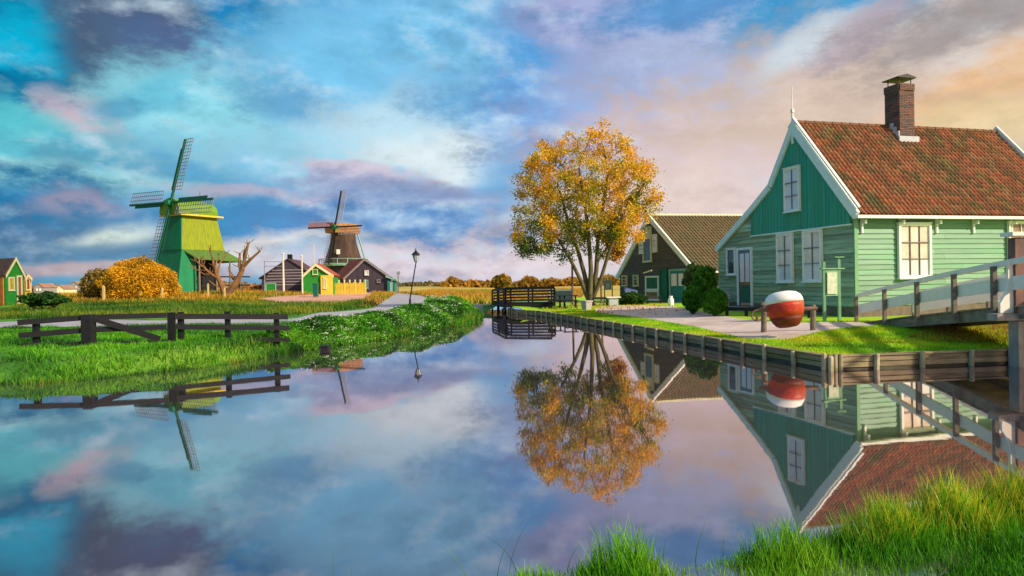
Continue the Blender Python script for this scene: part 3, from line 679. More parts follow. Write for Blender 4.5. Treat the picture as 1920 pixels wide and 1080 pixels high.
for u, w_ in ((.08, .08), (.62, .08), (.08, .62), (.62, .62)): B.tube([V((co.x, co.y, ztop))+s_dir*u+g_dir*w_, V((co.x, co.y, ztop+.26))+s_dir*u+g_dir*w_], [.02, .02], 6)
B.build('cowl_leg', m_rust, core)
cc = V((co.x, co.y, ztop+.25)) + s_dir*CW/2 + g_dir*CDp/2
B = MB(); B.obox(cc-s_dir*.42-g_dir*.4, s_dir*.84, g_dir*.8, Z*.04); B.prism([cc-s_dir*.42-g_dir*.4+Z*.04, cc+s_dir*.42-g_dir*.4+Z*.04, cc-g_dir*.4+Z*.15], g_dir*.8); B.build('chimney_cowl', m_blackiron, core)
zr = ap[1]-.55
B = MB(); zr_ = ap[1]-.55*(ap[1]-prof[0][1])/(ap[0]-prof[0][0]); B.obox(V((co.x, co.y, zr_-.02))-s_dir*.11-g_dir*.10, s_dir*(CW+.22), g_dir*.06, Z*.22)
for i, dz in enumerate((.16, .34, .52)): B.obox(V((co.x, co.y, zr_+dz))-s_dir*.05+g_dir*(i*.14), s_dir*.045, g_dir*.16, Z*.26)
B.build('lead_flashing', m_lead, core)

# ------------------------------------------------------------------ timber quay
def quay():
    q = thing('timber_quay', V((C0q.x, C0q.y, 0)), 'weathered timber quay wall of planks and posts along the right bank', 'quay')
    for line, sp in ((quayL, .97), (quayR, .93)):
        pl = dens(line, .05, False); acc = 0; marks = [pl[0]]; last = pl[0]
        for p in pl[1:]:
            acc += math.dist(p, last); last = p
            if acc >= sp: marks.append(p); acc = 0
        for i, (a, b) in enumerate(zip(marks[:-1], marks[1:])):
            a, b = V((a[0], a[1], 0)), V((b[0], b[1], 0)); d = (b-a).normalized(); n = V((d.y, -d.x, 0))
            if n.dot(CAM-a) < 0: n = -n
            top = .25
            if a.x > 14: break
            for j, (z0, z1) in enumerate(((-.2, .04), (.045, .145), (.15, top))):
                jj = random.uniform(0, .012)
                MB().obox(a + n*(jj) + Z*z0, b-a, Z*(z1-z0-random.uniform(0, .012)), n*.04).build('plank', m_wet if j == 0 else m_quay, q, org=(a+b)/2)
            if j == 2: MB().obox(a - n*.07 + Z*(top+.002), (b-a)*.995, Z*.03, n*.14).build('capping', m_quay, q, org=(a+b)/2)
            w = .085; hp = top+.045+random.uniform(-.02, .03)
            P = a + n*.085 + d*random.uniform(-.05, .05); lx = d*random.uniform(-.03, .03)+n*random.uniform(-.005, .03); B = MB(); B.tube([P+Z*-.4, P+lx+Z*(hp-.02), P+lx+Z*hp], [w/2+.01, w/2+.005, w/2-.01], 8); B.build('post', m_post, q, org=P)
    for dx in (.10, .2):
        P = V((C0q.x+dx, C0q.y-.07, 0)); MB().tube([P+Z*-.4, P+Z*.31], [.045, .04], 8).build('post', m_post, q, org=P)
quay()

# ------------------------------------------------------------------ white railed timber bridge
def bridge():
    a = hit(1612, 604); P0 = V((a.x, a.y, 0)); P1 = at(1883, 540, 13.25); P1.z = 0
    d = (P1-P0).normalized(); Ln = (P1-P0).length; n = V((-d.y, d.x, 0));
    if n.x < 0: n = -n
    br = thing('timber_bridge', P0+Z*.4, 'arched timber footbridge with white railings rising off the right lawn', 'bridge')
    ext = 5.2; zt0, zt1 = .36, 1.12
    def dz(s): u = s/Ln; return zt0 + (zt1-zt0)*(u*1.18 - .18*u*u) if u < 1.6 else zt0 + (zt1-zt0)*(1.6*1.18-.18*2.56)
    Wd = 1.35; TOT = Ln+ext
    def arc(s0, s1, off, zlo, zhi, th, m, name, par=None, k=12):
        B = MB(); kk = len(B.v); 
        for i in range(k+1):
            s = s0+(s1-s0)*i/k; p = P0+d*s+n*off
            B.v += [p+Z*(dz(s)+zlo), p+Z*(dz(s)+zhi), p+n*th+Z*(dz(s)+zhi), p+n*th+Z*(dz(s)+zlo)]
        for i in range(k):
            for j in range(4): B.f.append((4*i+j, 4*i+(j+1) % 4, 4*i+4+(j+1) % 4, 4*i+4+j))
        B.f += [(0, 1, 2, 3), (4*k+3, 4*k+2, 4*k+1, 4*k)]
        return B.build(name, m, par or br, org=P0+d*s0+n*off)
    for off in (0, Wd): arc(.15, TOT, off, -.26, -.03, .12, m_oldwood, 'deck_beam')
    s = .1
    while s < TOT:
        p = P0+d*s+n*-.04+Z*(dz(s)-.028); sl = V((d.x*.16, d.y*.16, dz(s+.16)-dz(s)))
        MB().obox(p, n*(Wd+.2), sl*.93, Z*.035).build('deck_board', m_oldwood, br, org=p); s += .17
    for off, near in ((-.06, True), (Wd+.10, False)):
        arc(-.05, TOT, off-.02, (.78), .89, .10, m_railw, 'handrail')
        arc(.1, Ln+1.0, off+.0, .30, .56, .04, m_railw, 'rail_board')
        BF = Face(P0, d, -n); ss_ = [BF.px(x, 560)[0] for x in (1613, 1667, 1729, 1800, 1876)] + [Ln+1.1, Ln+2.3, Ln+3.5]
        for s in ss_:
            p = P0+d*s+n*(off+(-.06 if near else .05)); zb_ = dz(s)-.26 if s > .5 else .2
            MB().obox(p-d*.05-n*.04+Z*zb_, d*.10, n*.08, Z*(dz(s)+.80-zb_)).build('rail_post', m_oldwood, br, org=p)
    # abutment under the landward end
    p = P0+d*2.2+n*.1; B = MB(); B.obox(p+Z*.25, d*.9, n*.9, Z*.16); B.obox(p+Z*.41, d*.3, n*.9, Z*.13); B.obox(p+d*.6+Z*.41, d*.3, n*.9, Z*.13); B.build('abutment_block', m_oldwood, br)
    p = P0+d*1.5+n*.02; MB().obox(p+Z*.1, d*2.6, n*.25, Z*.18).build('sill_beam', m_pier, br)
    # pier: brown post, pale pile, crosshead, white curved bracket
    pp = at(1908, 590, 12.95); pp.z = 0; w = .2
    pier = pp
    MB().obox(pp-V((.10, .10, 0))+Z*1.02, V((.20, 0, 0)), V((0, .2, 0)), Z*1.42).build('king_post', m_brownpost, br)
    MB().obox(pp-V((.18, .15, 0))+Z*2.47, V((.44, 0, 0)), V((0, .34, 0)), Z*.075).build('post_cap', m_railw, br)
    MB().obox(pp-V((.09, .14, 0))+Z*-.4, V((.30, 0, 0)), V((0, .26, 0)), Z*1.26).build('pile', m_pier, br)
    MB().obox(pp+V((-.50, -.17, .88)), V((1.9, 0, 0)), V((0, .3, 0)), Z*.13).build('crosshead', m_pier, br)
    c = []; x0, x1 = -.36, -.11; z0, z1 = 1.02, 2.0
    c = [(x1, z0), (x0, z0), (x0, z0+.18), (x0+.05, z0+.26), (x0+.11, z0+.36), (x0+.15, z0+.5), (x0+.16, z1), (x1, z1)]
    MB().prism([pp+V((x, -.05, z)) for x, z in c], V((0, .06, 0))).build('bracket', m_railw, br)
    # second pier on the far rail side
    p2 = pp+V((1.55, .35, 0))
    MB().obox(p2-V((.10, .10, 0))+Z*1.02, V((.20, 0, 0)), V((0, .2, 0)), Z*1.42).build('king_post', m_brownpost, br)
    MB().obox(p2-V((.15, .15, 0))+Z*-.4, V((.30, 0, 0)), V((0, .26, 0)), Z*1.26).build('pile', m_pier, br)
bridge()

# ------------------------------------------------------------------ red buoy on its stand
def buoy():
    a = hit(1432, 624); b = hit(1524, 620); c = at(1472, 580, 17.0)
    t = thing('mooring_buoy', V((c.x, c.y, .4)), 'red and white iron buoy hung between two short wooden posts', 'buoy')
    ax = V((-.10, .16, 1)).normalized(); r = .475; h = .43
    prof = [(.06, -.46), (.21, -.445), (.28, -.40), (.35, -.30), (.395, -.20)]
    prof2 = [(.395, -.20), (.435, -.06), (.455, .06), (.455, .15)]
    prof3 = [(.458, .15), (.45, .24), (.41, .33), (.33, .40), (.20, .44), (.03, .455)]
    for nm, pf, m in (('buoy_bottom', prof, m_redlow), ('buoy_body', prof2, m_red), ('buoy_top', prof3, m_white)):
        MB().lathe(c, pf, 32, ax).build(nm, m, t, smooth=True)
    u = V((.995, .02, .01)).normalized()
    MB().tube([c+u*.45, c+u*.80], [.055, .05], 10).build('axle', m_brownpost, t); MB().tube([c-u*.45, c-u*.66], [.05, .05], 10).build('axle', m_brownpost, t)
    for q in (a, b):
        MB().tube([V((q.x, q.y, .2)), V((q.x+.02, q.y, c.z+.02)), V((q.x+.02, q.y, c.z+.06))], [.075, .07, .05], 10).build('post', m_oldwood, t)
    B = MB()
    for i in range(9):
        an = i*2*math.pi/9; q = V((a.x-.18, a.y-.02, c.z-.22)); B.tube([q+V((math.cos(an)*.15, 0, math.sin(an)*.15)), q+V((math.cos(an+.7)*.15, 0, math.sin(an+.7)*.15))], [.02, .02], 6)
    B.tube([V((a.x-.18, a.y-.02, c.z-.07)), V((a.x, a.y, c.z))], [.02, .02], 6); B.tube([V((a.x-.18, a.y-.02, c.z-.37)), V((a.x-.18, a.y-.02, c.z-.22))], [.05, .03], 6)
    B.build('chain', m_rust, t)
    MB().obox(V((a.x-.06, a.y-.08, c.z+.06)), V((.14, 0, 0)), V((0, .14, 0)), Z*.07).build('bracket', m_rust, t)
buoy()

# ------------------------------------------------------------------ green information board
def infoboard():
    a = hit(1546, 603); b = hit(1574, 602); t = thing('information_board', (a+b)/2, 'slim green two-post information board by the house corner', 'sign')
    for q, top in ((a, 1.83), (b, 1.95)):
        MB().obox(q+V((-.04, -.04, -.2)), V((.08, 0, 0)), V((0, .08, 0)), Z*(top+.2)).build('post', m_signgreen, t)
    d = (b-a); d.z = 0
    MB().obox(a+V((.04, -.05, .78)), d*.80, V((0, .04, 0)), Z*.78).build('panel', m_signgreen, t)
    MB().obox(a+V((.07, -.075, .84)), d*.64, V((0, .02, 0)), Z*.66).build('poster', m_paper, t)
    MB().obox(a+V((-.1, -.12, 1.60)), d*1.5, V((0, .22, 0)), Z*.035).build('top_board', m_signgreen, t)
    MB().obox(b+V((-.14, -.08, 1.95)), V((.28, 0, 0)), V((0, .16, 0)), Z*.04).build('post_cap', m_signgreen, t)
infoboard()

# low dark rail in front of the house
def lowrail(pxs, y_top, y_bot, name, label, n, m=m_dark, rails=1, cat='fence', h=.16):
    A = hit(*pxs[0]); Bq = hit(*pxs[1]); t = thing(name, A, label, cat)
    D0, D1 = A.y, Bq.y; T0 = at(pxs[0][0], y_top[0], D0); T1 = at(pxs[1][0], y_top[1], D1)
    for r_ in range(rails):
        k = r_*.32; MB().beam(T0-Z*k, T1-Z*k, .06, h).build('rail', m, t)
    for i in range(n):
        u = i/(n-1); p = A.lerp(Bq, u); q = T0.lerp(T1, u); MB().obox(V((p.x-.05, p.y-.11, p.z-.2)), V((.10, 0, 0)), V((0, .08, 0)), Z*(q.z+.05-p.z+.2)).build('post', m, t)
    return t
lowrail([(1362, 592), (1436, 594)], (579, 580), 0, 'low_rail', 'low dark timber rail before the door, left of the red buoy', 3, h=.13)
lowrail([(1516, 596), (1545, 597)], (581, 582), 0, 'low_rail', 'short dark timber rail between the red buoy and the green information board', 2, h=.13)
lowrail([(1112, 573), (1238, 569)], (559.5, 557.5), 0, 'black_rail', 'long low black rail before the dark barn', 6, h=.14, m=m_blackiron)
# pale bench by the door
def bench():
    p = hit(1383, 582); t = thing('garden_bench', p, 'small pale bench standing beside the front door', 'bench')
    w = .9
    for i in range(3): MB().obox(p+V((-w/2, -.05+i*.13, .40)), V((w, 0, 0)), V((0, .11, 0)), Z*.03).build('seat_slat', m_greywall, t)
    for i in range(3): MB().obox(p+V((-w/2, .36, .50+i*.12)), V((w, 0, 0)), V((0, .03, 0)), Z*.09).build('back_slat', m_lead, t)
    for sx in (-w/2, w/2-.05):
        MB().obox(p+V((sx, -.05, -.1)), V((.05, 0, 0)), V((0, .05, 0)), Z*.6).build('leg', m_lead, t); MB().obox(p+V((sx, .3, -.1)), V((.05, 0, 0)), V((0, .05, 0)), Z*.95).build('leg', m_lead, t)
bench()

# ------------------------------------------------------------------ dark barn
def barn():
    P0 = at(1302, 540, 40.0); P0.z = 0; g = V((-.40, .90, 0)).normalized(); s = V((.978, .21, 0)).normalized()
    G = Face(P0, g, -s); t = thing('dark_barn', V((P0.x, P0.y, .42)), 'dark weathered timber barn with white barge boards behind the tree', 'barn')
    z0 = .42; re_ = G.px(1303, 503, .1); apx = G.px(1216, 404, .1); lf = G.px(1159, 512, .1); tl = G.px(1163, 540)[0]
    SLn = 11.5
    wp = [(0, z0), (0, re_[1]), (apx[0], apx[1]-.12), (tl, lf[1]+.1), (tl, z0)]
    w = poly_part(G, t, wp, -.15, 0, m_barn, 'gable_wall')
    siding(G, w, wp, .2, m_barn, joined=True, name='board')
    sdw = MB().obox(P0+Z*z0, s*SLn, Z*(re_[1]-z0), g*.15).build('side_wall', m_barn, t)
    MB().obox(G.p(tl-.15, z0), s*SLn, Z*(lf[1]-z0), g*.15).build('rear_wall', m_barn, t)
    MB().prism([G.p(a, b, -SLn) for a, b in wp], s*-.1).build('far_gable_wall', m_barn, t)
    pr_ = [(re_[0]-.25, re_[1]-.22), apx, (lf[0]+.25, lf[1]-.22)]
    slab(t, [(a, b-.03) for a, b in pr_], G, -.05, SLn, .12, m_btile, 'roof')
    rf = [c for c in t.children if c.name.startswith('roof')]
    for r_ in rf: setcol(r_.data, (.8, .8, .8))
    E = G.p(*pr_[0]); Rr = G.p(*pr_[1]); global TINTS
    TINTS = [tuple(.75*1+.25*v for v in c) for c in TINTS0]; tiles(rf[0], E+Z*.02, s*SLn, Rr-E, 50, 20, m_btile, 0, seed=9)
    a = Rr; MB().tube([a+Z*.02, a+s*SLn+Z*.02], [.10, .10], 8).build('ridge', m_cream, t)
    barge(G, [pr_[0], (apx[0], apx[1]+.1), pr_[2]], .30, .03, .15, m_white, t)
    E2 = G.p(pr_[0][0], pr_[0][1]-.06, -.2); MB().obox(E2, s*SLn, Z*.1, -g*.1).build('gutter', m_white, t)
    # hoist opening and open white shutters
    B = MB(); x0 = G.px(1224, 470)[0]; x1 = G.px(1208.5, 470)[0]; zt_ = G.px(1216, 426)[1]; zb_ = G.px(1216, 491)[1]
    hd = window(G, t, x0, x1, zb_, zt_, 1, 1, mf=m_cream, mg=m_dglass, fw=.08, name='hoist_door')
    MB().obox(G.p(x0+.08, zt_-.75, .07), g*(x1-x0-.16), Z*.6, -s*.03).build('upper_panel', m_cream, hd)
    for (a, b, c, d) in ((1199.5, 452, 1207.5, 475), (1225, 440, 1232, 472)): win_px(G, t, a, b, c, d, 1, 3, mf=m_white, mg=m_curt, fw=.05, name='shutter_window', o=.07)
    for (a, b, c, d) in ((1168, 517, 1177, 536), (1189, 516, 1198, 536)): win_px(G, t, a, b, c, d, 1, 3, mf=m_cream, mg=m_dglass, fw=.06, msash=m_cream, name='window')
    win_px(G, t, 1212, 518, 1237, 544, 2, 1, mf=m_white, mg=m_emerald, fw=.09, name='hatch', lab='green double hatch in a white frame')
    win_px(G, t, 1212, 545, 1237, 563, 1, 1, mf=m_white, mg=m_dglass, fw=.09, name='lower_hatch')
    dd = win_px(G, t, 1239, 505, 1253, 569, 1, 1, mf=m_dkgreen, mg=m_emerald, fw=.06, name='open_door', lab='tall emerald door leaf')
    x0 = G.px(1253, 540)[0]; MB().obox(G.p(x0, z0, .03), -g*.0+g*(G.px(1258, 540)[0]-x0), Z*2.1, -s*.02).build('doorway', m_blackiron, t)
    d1 = win_px(G, t, 1257, 505, 1288, 569, 1, 1, mf=m_tealp, mg=m_tealdoor, fw=.1, name='double_door', lab='teal double door with white glazed lights')
    for (a, c) in ((1260.5, 1270), (1274, 1284)): 
        xx0 = G.px(a, 525, .06)[0]; xx1 = G.px(c, 525, .06)[0]; zz1 = G.px(1270, 513, .06)[1]; zz0 = G.px(1270, 536, .06)[1]
        MB().obox(G.p(min(xx0, xx1), zz0, .09), g*abs(xx1-xx0), Z*(zz1-zz0), -s*.03).build('door_light', m_curt, d1)
    # lamp bracket above the hatch
    B = MB(); q0 = at(1206, 512, 41.5); q1 = at(1222, 507, 41.2); B.beam(q0, q1, .08, .08); B.build('beam_bracket', m_cream, t)
    return G, t
barn()

def farbit():
    # blue covered barrow by the barn
    p = hit(1184, 570); p = V((p.x, p.y-.2, p.z)); t = thing('covered_cart', p, 'small cart under a blue cover against the barn wall', 'cart')
    MB().prism([p+V(v) for v in ((-.35, -.25, .55), (.30, -.25, .45), (.28, -.25, .80), (-.45, -.25, 1.0))], V((0, .55, 0))).build('cover', m_bluetarp, t)
    B = MB()
    for sx in (-.25, .2):
        for sy in (-.2, .25): MB().obox(p+V((sx, sy, -.1)), V((.06, 0, 0)), V((0, .06, 0)), Z*.7).build('leg', m_blackiron, t)
    c = p+V((.1, -.3, .2)); MB().tube([c, c+V((0, .06, 0))], [.2, .2], 16).build('wheel', m_blackiron, t)
    # milk can
    p = hit(1258, 573); t = tag(MB().lathe(p-Z*.02, [(.15, 0), (.16, .05), (.16, .34), (.10, .44), (.09, .5), (.11, .52), (.11, .54)], 16).build('milk_can', m_white, None, org=p), 'white milk can standing at the teal barn door', 'can')
    # white planter box with slab top
    p = hit(1150, 573); t = thing('white_table', p, 'white low box table on the grass right of the tree trunk', 'table')
    MB().box(p+Z*.2, .50, .4, .44).build('box', m_lead, t); MB().box(p+Z*.46, .8, .55, .06).build('table_top', m_white, t)
    # stone planter in front of trunk
    p = hit(1100, 582); t = thing('stone_planter', p, 'pale square stone planter in front of the big tree trunk', 'planter')
    MB().lathe(p-Z*.03, [(.22, 0), (.30, .45), (.34, .46), (.34, .53), (.28, .53), (.27, .48)], 4).build('pot', m_stone, t)
    MB().lathe(p+Z*.42, [(.25, 0), (.25, .07)], 4).build('soil', m_plinth, t)
    # notice board
    a = hit(1134, 566); b = hit(1148.5, 566); t = thing('notice_board', a, 'grey notice board on two posts right of the trunk', 'sign')
    for q in (a, b): MB().obox(q+V((-.035, 0, -.1)), V((.07, 0, 0)), V((0, .07, 0)), Z*1.55).build('post', m_signgreen, t)
    MB().obox(a+V((.0, -.03, .8)), V(((b-a).x, 0, 0)), V((0, .04, 0)), Z*.65).build('panel', m_greywall, t)
    MB().obox(a+V((.08, -.045, .86)), V(((b-a).x*.6, 0, 0)), V((0, .015, 0)), Z*.4).build('poster', m_lead, t)
    # thin dark pole left of the tree
    p = hit(1074, 572); top = at(1074, 486, p.y); t = thing('thin_pole', p, 'thin dark reddish pole standing left of the big tree', 'pole')
    MB().tube([p-Z*.2, V((p.x, p.y, top.z))], [.075, .055], 8).build('pole', m_brownpost, t); MB().tube([V((p.x, p.y, top.z-.02)), V((p.x, p.y, top.z+.08))], [.08, .03], 8).build('pole_top', m_brownpost, t)
    # picnic tables
    for i, (px, py, lab) in enumerate(((1041, 577, 'dark picnic table on the grass, nearer the footbridge'), (1070, 577, 'dark picnic table on the grass, nearer the planter'))):
        p = hit(px, py); t = thing('picnic_table', p, lab, 'table', 'picnic tables on the grass'); w = .85
        for k in range(3): MB().obox(p+V((-w/2, -.25+k*.17, .66)), V((w, 0, 0)), V((0, .15, 0)), Z*.04).build('table_board', m_dark, t)
        for sy in (-.62, .5): MB().obox(p+V((-w/2, sy, .38)), V((w, 0, 0)), V((0, .2, 0)), Z*.04).build('bench', m_dark, t)
        for sx in (-w/2+.08, w/2-.15): 
            MB().beam(p+V((sx, -.5, -.05)), p+V((sx, .05, .66)), .07, .07).build('leg', m_dark, t); MB().beam(p+V((sx+.01, .5, -.05)), p+V((sx+.01, -.05, .66)), .07, .07).build('leg', m_dark, t)
            MB().beam(p+V((sx, -.6, .34)), p+V((sx, .66, .34)), .07, .07).build('crossbar', m_dark, t)
    # grey-white low shed panel behind tables
    p = hit(1033, 568); t = thing('white_gate_post', p, 'short white post at the end of the footbridge railing', 'post'); MB().obox(p+V((-.1, 0, -.1)), V((.2, 0, 0)), V((0, .2, 0)), Z*1.0).build('post', m_white, t); MB().obox(p+V((-.13, -.03, .9)), V((.26, 0, 0)), V((0, .26, 0)), Z*.06).build('post_cap', m_white, t)
    p = hit(1038, 566); q = hit(1076, 566); t = thing('low_wall', p, 'low grey wall with white capping behind the picnic tables', 'wall')
    MB().obox(p-Z*.1, q-p, V((0, .3, 0)), Z*.85).build('wall_body', m_greywall, t); MB().obox(p+V((-.04, -.04, .752)), (q-p)*1.04, V((0, .38, 0)), Z*.12).build('capping', m_white, t)
farbit()

# ------------------------------------------------------------------ far timber footbridge
def footbridge():
    Dm = 40.2; a = at(948, 560, Dm); b = at(1034, 560, Dm-.4); c = at(923, 560, Dm+3.8)
    t = thing('black_footbridge', V((a.x, a.y, .3)), 'black timber footbridge with close horizontal rails over the canal end', 'bridge')
    def fence(p, q, off, n, tops):
        d = q-p; d.z = 0
        for i, z in enumerate((1.43, 1.25, 1.07, .89, .71)):
            dz0, dz1 = tops
            MB().beam(V((p.x, p.y, z+dz0)), V((q.x, q.y, z+dz1)), .05, .11 if i else .14).build('rail', m_dark, t)
        for i in range(n+1):
            u = i/n; r_ = p.lerp(q, u); zz = 1.41+tops[0]*(1-u)+tops[1]*u; MB().obox(V((r_.x-.05, r_.y+.035, -.1)), V((.10, 0, 0)), V((0, .08, 0)), Z*(zz+.1)).build('post', m_dark, t)
    fence(a, b, 0, 2, (0.03, 0.05)); fence(c, a, 0, 2, (-.1, 0.03))
    off = V((.3, 1.7, 0)); fence(a+off, b+off, 0, 2, (0, .02)); fence(c+off*1.0, a+off, 0, 2, (-.1, 0.0))
    for p, q in ((a, b), (c, a)):
        k = 16
        for i in range(k):
            u = p.lerp(q, i/k); v = p.lerp(q, (i+.92)/k); u2 = V((u.x, u.y, .56)); v2 = V((v.x, v.y, .56)); MB().obox(u2, v2-u2, off, Z*.06).build('deck_board', m_dark, t, org=u2)
        MB().beam(V((p.x, p.y, .45)), V((q.x, q.y, .45)), .14, .2).build('deck_beam', m_dark, t); MB().beam(V((p.x, p.y, .45))+off, V((q.x, q.y, .45))+off, .14, .2).build('deck_beam', m_dark, t)
    for px in (944, 960):
        p = at(px, 590, Dm-.2); MB().tube([V((p.x, p.y+.2, -.4)), V((p.x, p.y+.2, .3))], [.11, .11], 8).build('pile', m_dark, t)
footbridge()

# ------------------------------------------------------------------ fence and gate on the left bank
def D_f(px): return 16.5 + (px-35)/505*1.9
def left_fence():
    G = 'black timber fencing on the left bank'
    def rail(t, x0, y0, x1, y1, w, name='rail'): 
        p, q = at(x0, y0, D_f(x0)), at(x1, y1, D_f(x1)); return MB().beam(p, q, .05, w).build(name, m_dark, t)
    def post(t, x, y0, y1, w, dep=.1, name='post', dy=.06):
        D = D_f(x)+dy; p = at(x, y0, D); q = at(x, y1+3, D); MB().obox(V((p.x-w/2, p.y, min(q.z, gz(p.x, p.y))-.15)), V((w, 0, 0)), V((0, dep, 0)), Z*(p.z-min(q.z, gz(p.x, p.y))+.15)).build(name, m_dark, t)
    b = hit(100, 645); t = thing('timber_fence', b, 'short two-rail black fence section left of the thick gate post', 'fence', G)
    rail(t, 33, 605, 152, 596, .135); rail(t, 35, 629, 152, 620, .13); rail(t, 40, 648, 152, 644, .10); post(t, 65, 603, 645, .13)
    b = hit(240, 645); t = thing('timber_gate', b, 'black timber gate with a long diagonal brace between its posts', 'gate')
    rail(t, 172, 595, 312, 591, .13); rail(t, 172, 619, 312, 613, .12); rail(t, 172, 646, 330, 641, .11)
    p, q = at(176, 597, D_f(176)-.06), at(300, 636, D_f(300)-.06); MB().beam(p, q, .05, .15).build('brace', m_dark, t)
    post(t, 160, 590, 648, .24, .24, 'gate_post', -.13); post(t, 319, 586, 640, .16, .12, 'gate_post', -.03)
    b = hit(430, 640); t = thing('timber_fence', b, 'two-rail black fence section running right from the gate', 'fence', G)
    rail(t, 328, 593, 540, 594, .14); rail(t, 328, 613, 543, 615, .125); post(t, 337, 585, 640, .13); post(t, 425, 584, 622, .12); post(t, 517, 587, 641, .12)
    p, q = at(470, 637, D_f(470)), at(543, 637, D_f(543)); MB().beam(p, q, .05, .1).build('rail', m_dark, t)
left_fence()

# ------------------------------------------------------------------ street lamp
def lamp():
    p = hit(769, 577); D = p.y; S = D/F_PX; t = thing('street_lamp', p, 'old style black lantern street lamp above the cow parsley', 'lamp')
    top = at(780, 492, D); 
    MB().tube([p-Z*.2, p+Z*.5, p+Z*.52, V((top.x, top.y, top.z))], [.075, .06, .04, .032], 10).build('lamp_post', m_blackiron, t)
    B = MB()
    MB().lathe(V((top.x, top.y, top.z)), [(.03, 0), (.10, .04), (.11, .05)], 8).build('collar', m_blackiron, t)
    MB().lathe(V((top.x, top.y, top.z+.05)), [(.10, 0), (.19, .38)], 6).build('lamp_glass', m_lampglass, t)
    for k in range(6):
        an = k*math.pi/3; B.tube([V((top.x+.10*math.cos(an), top.y+.10*math.sin(an), top.z+.05)), V((top.x+.19*math.cos(an), top.y+.19*math.sin(an), top.z+.43))], [.012, .012], 5)
    B.build('lantern_frame', m_blackiron, t)
    MB().lathe(V((top.x, top.y, top.z+.43)), [(.25, 0), (.25, .03), (.16, .14), (.08, .19), (.08, .24), (.03, .27), (.03, .33), (.005, .42)], 12).build('lantern_roof', m_blackiron, t)
lamp()

# ------------------------------------------------------------------ windmills
def sails(t, hub, n, tilt, Ln, wlat, wb, mspar, mlat, mboard, clip=1.0, cloth=None):
    n = V((n[0], n[1], 0)).normalized(); Rr = V((-n.y, n.x, 0)); 
    if Rr.x < 0: Rr = -Rr
    A = (n*math.cos(tilt) + Z*math.sin(tilt)); U = (Z*math.cos(tilt) - n*math.sin(tilt))
    for k in range(4):
        th = k*math.pi/2 + R(1.5); d = U*math.cos(th) + Rr*math.sin(th); sd = U*math.cos(th+math.pi/2) + Rr*math.sin(th+math.pi/2)
        Bm = MB(); o = hub + A*(.12*(k % 2)); Bm.beam(o, o+d*Ln, .20, .22, up=A); sp = Bm.build('sail', mspar, t, org=hub)
        B = MB(); a0 = Ln*.2
        for j in range(4): w = wlat*(j)/3; B.beam(o+d*a0+sd*(w+.06), o+d*Ln+sd*(w+.06), .05, .05, up=A)
        nb = 15
        for j in range(nb+1): q = o+d*(a0+(Ln-a0)*j/nb); B.beam(q-sd*.0, q+sd*(wlat+.06), .05, .045, up=A)
        B.build('sail_lattice', mlat, sp)
        if wb: MB().obox(o+d*a0-sd*(wb+.05)-A*.03, d*(Ln-a0)*.82, sd*wb, A*.04).build('wind_board', mboard, sp)
        if cloth and k == 3: MB().obox(o+d*a0+sd*.1+A*.05, d*(Ln-a0), sd*wlat*.55, A*.03).build('sailcloth', cloth, sp)
    return A, U, Rr
def frustum(F0, n, r, a0, b0, a1, b1, z0, z1):
    P = []
    for (a, b, z) in ((a0, b0, z0), (a1, b1, z1)):
        for (u, v) in ((1, -1), (1, 1), (-1, 1), (-1, -1)): P.append(F0 + n*(a*u) + r*(b*v) + Z*z)
    return MB().add(P, [(0, 1, 2, 3), (4, 5, 6, 7), (0, 1, 5, 4), (1, 2, 6, 5), (2, 3, 7, 6), (3, 0, 4, 7)])
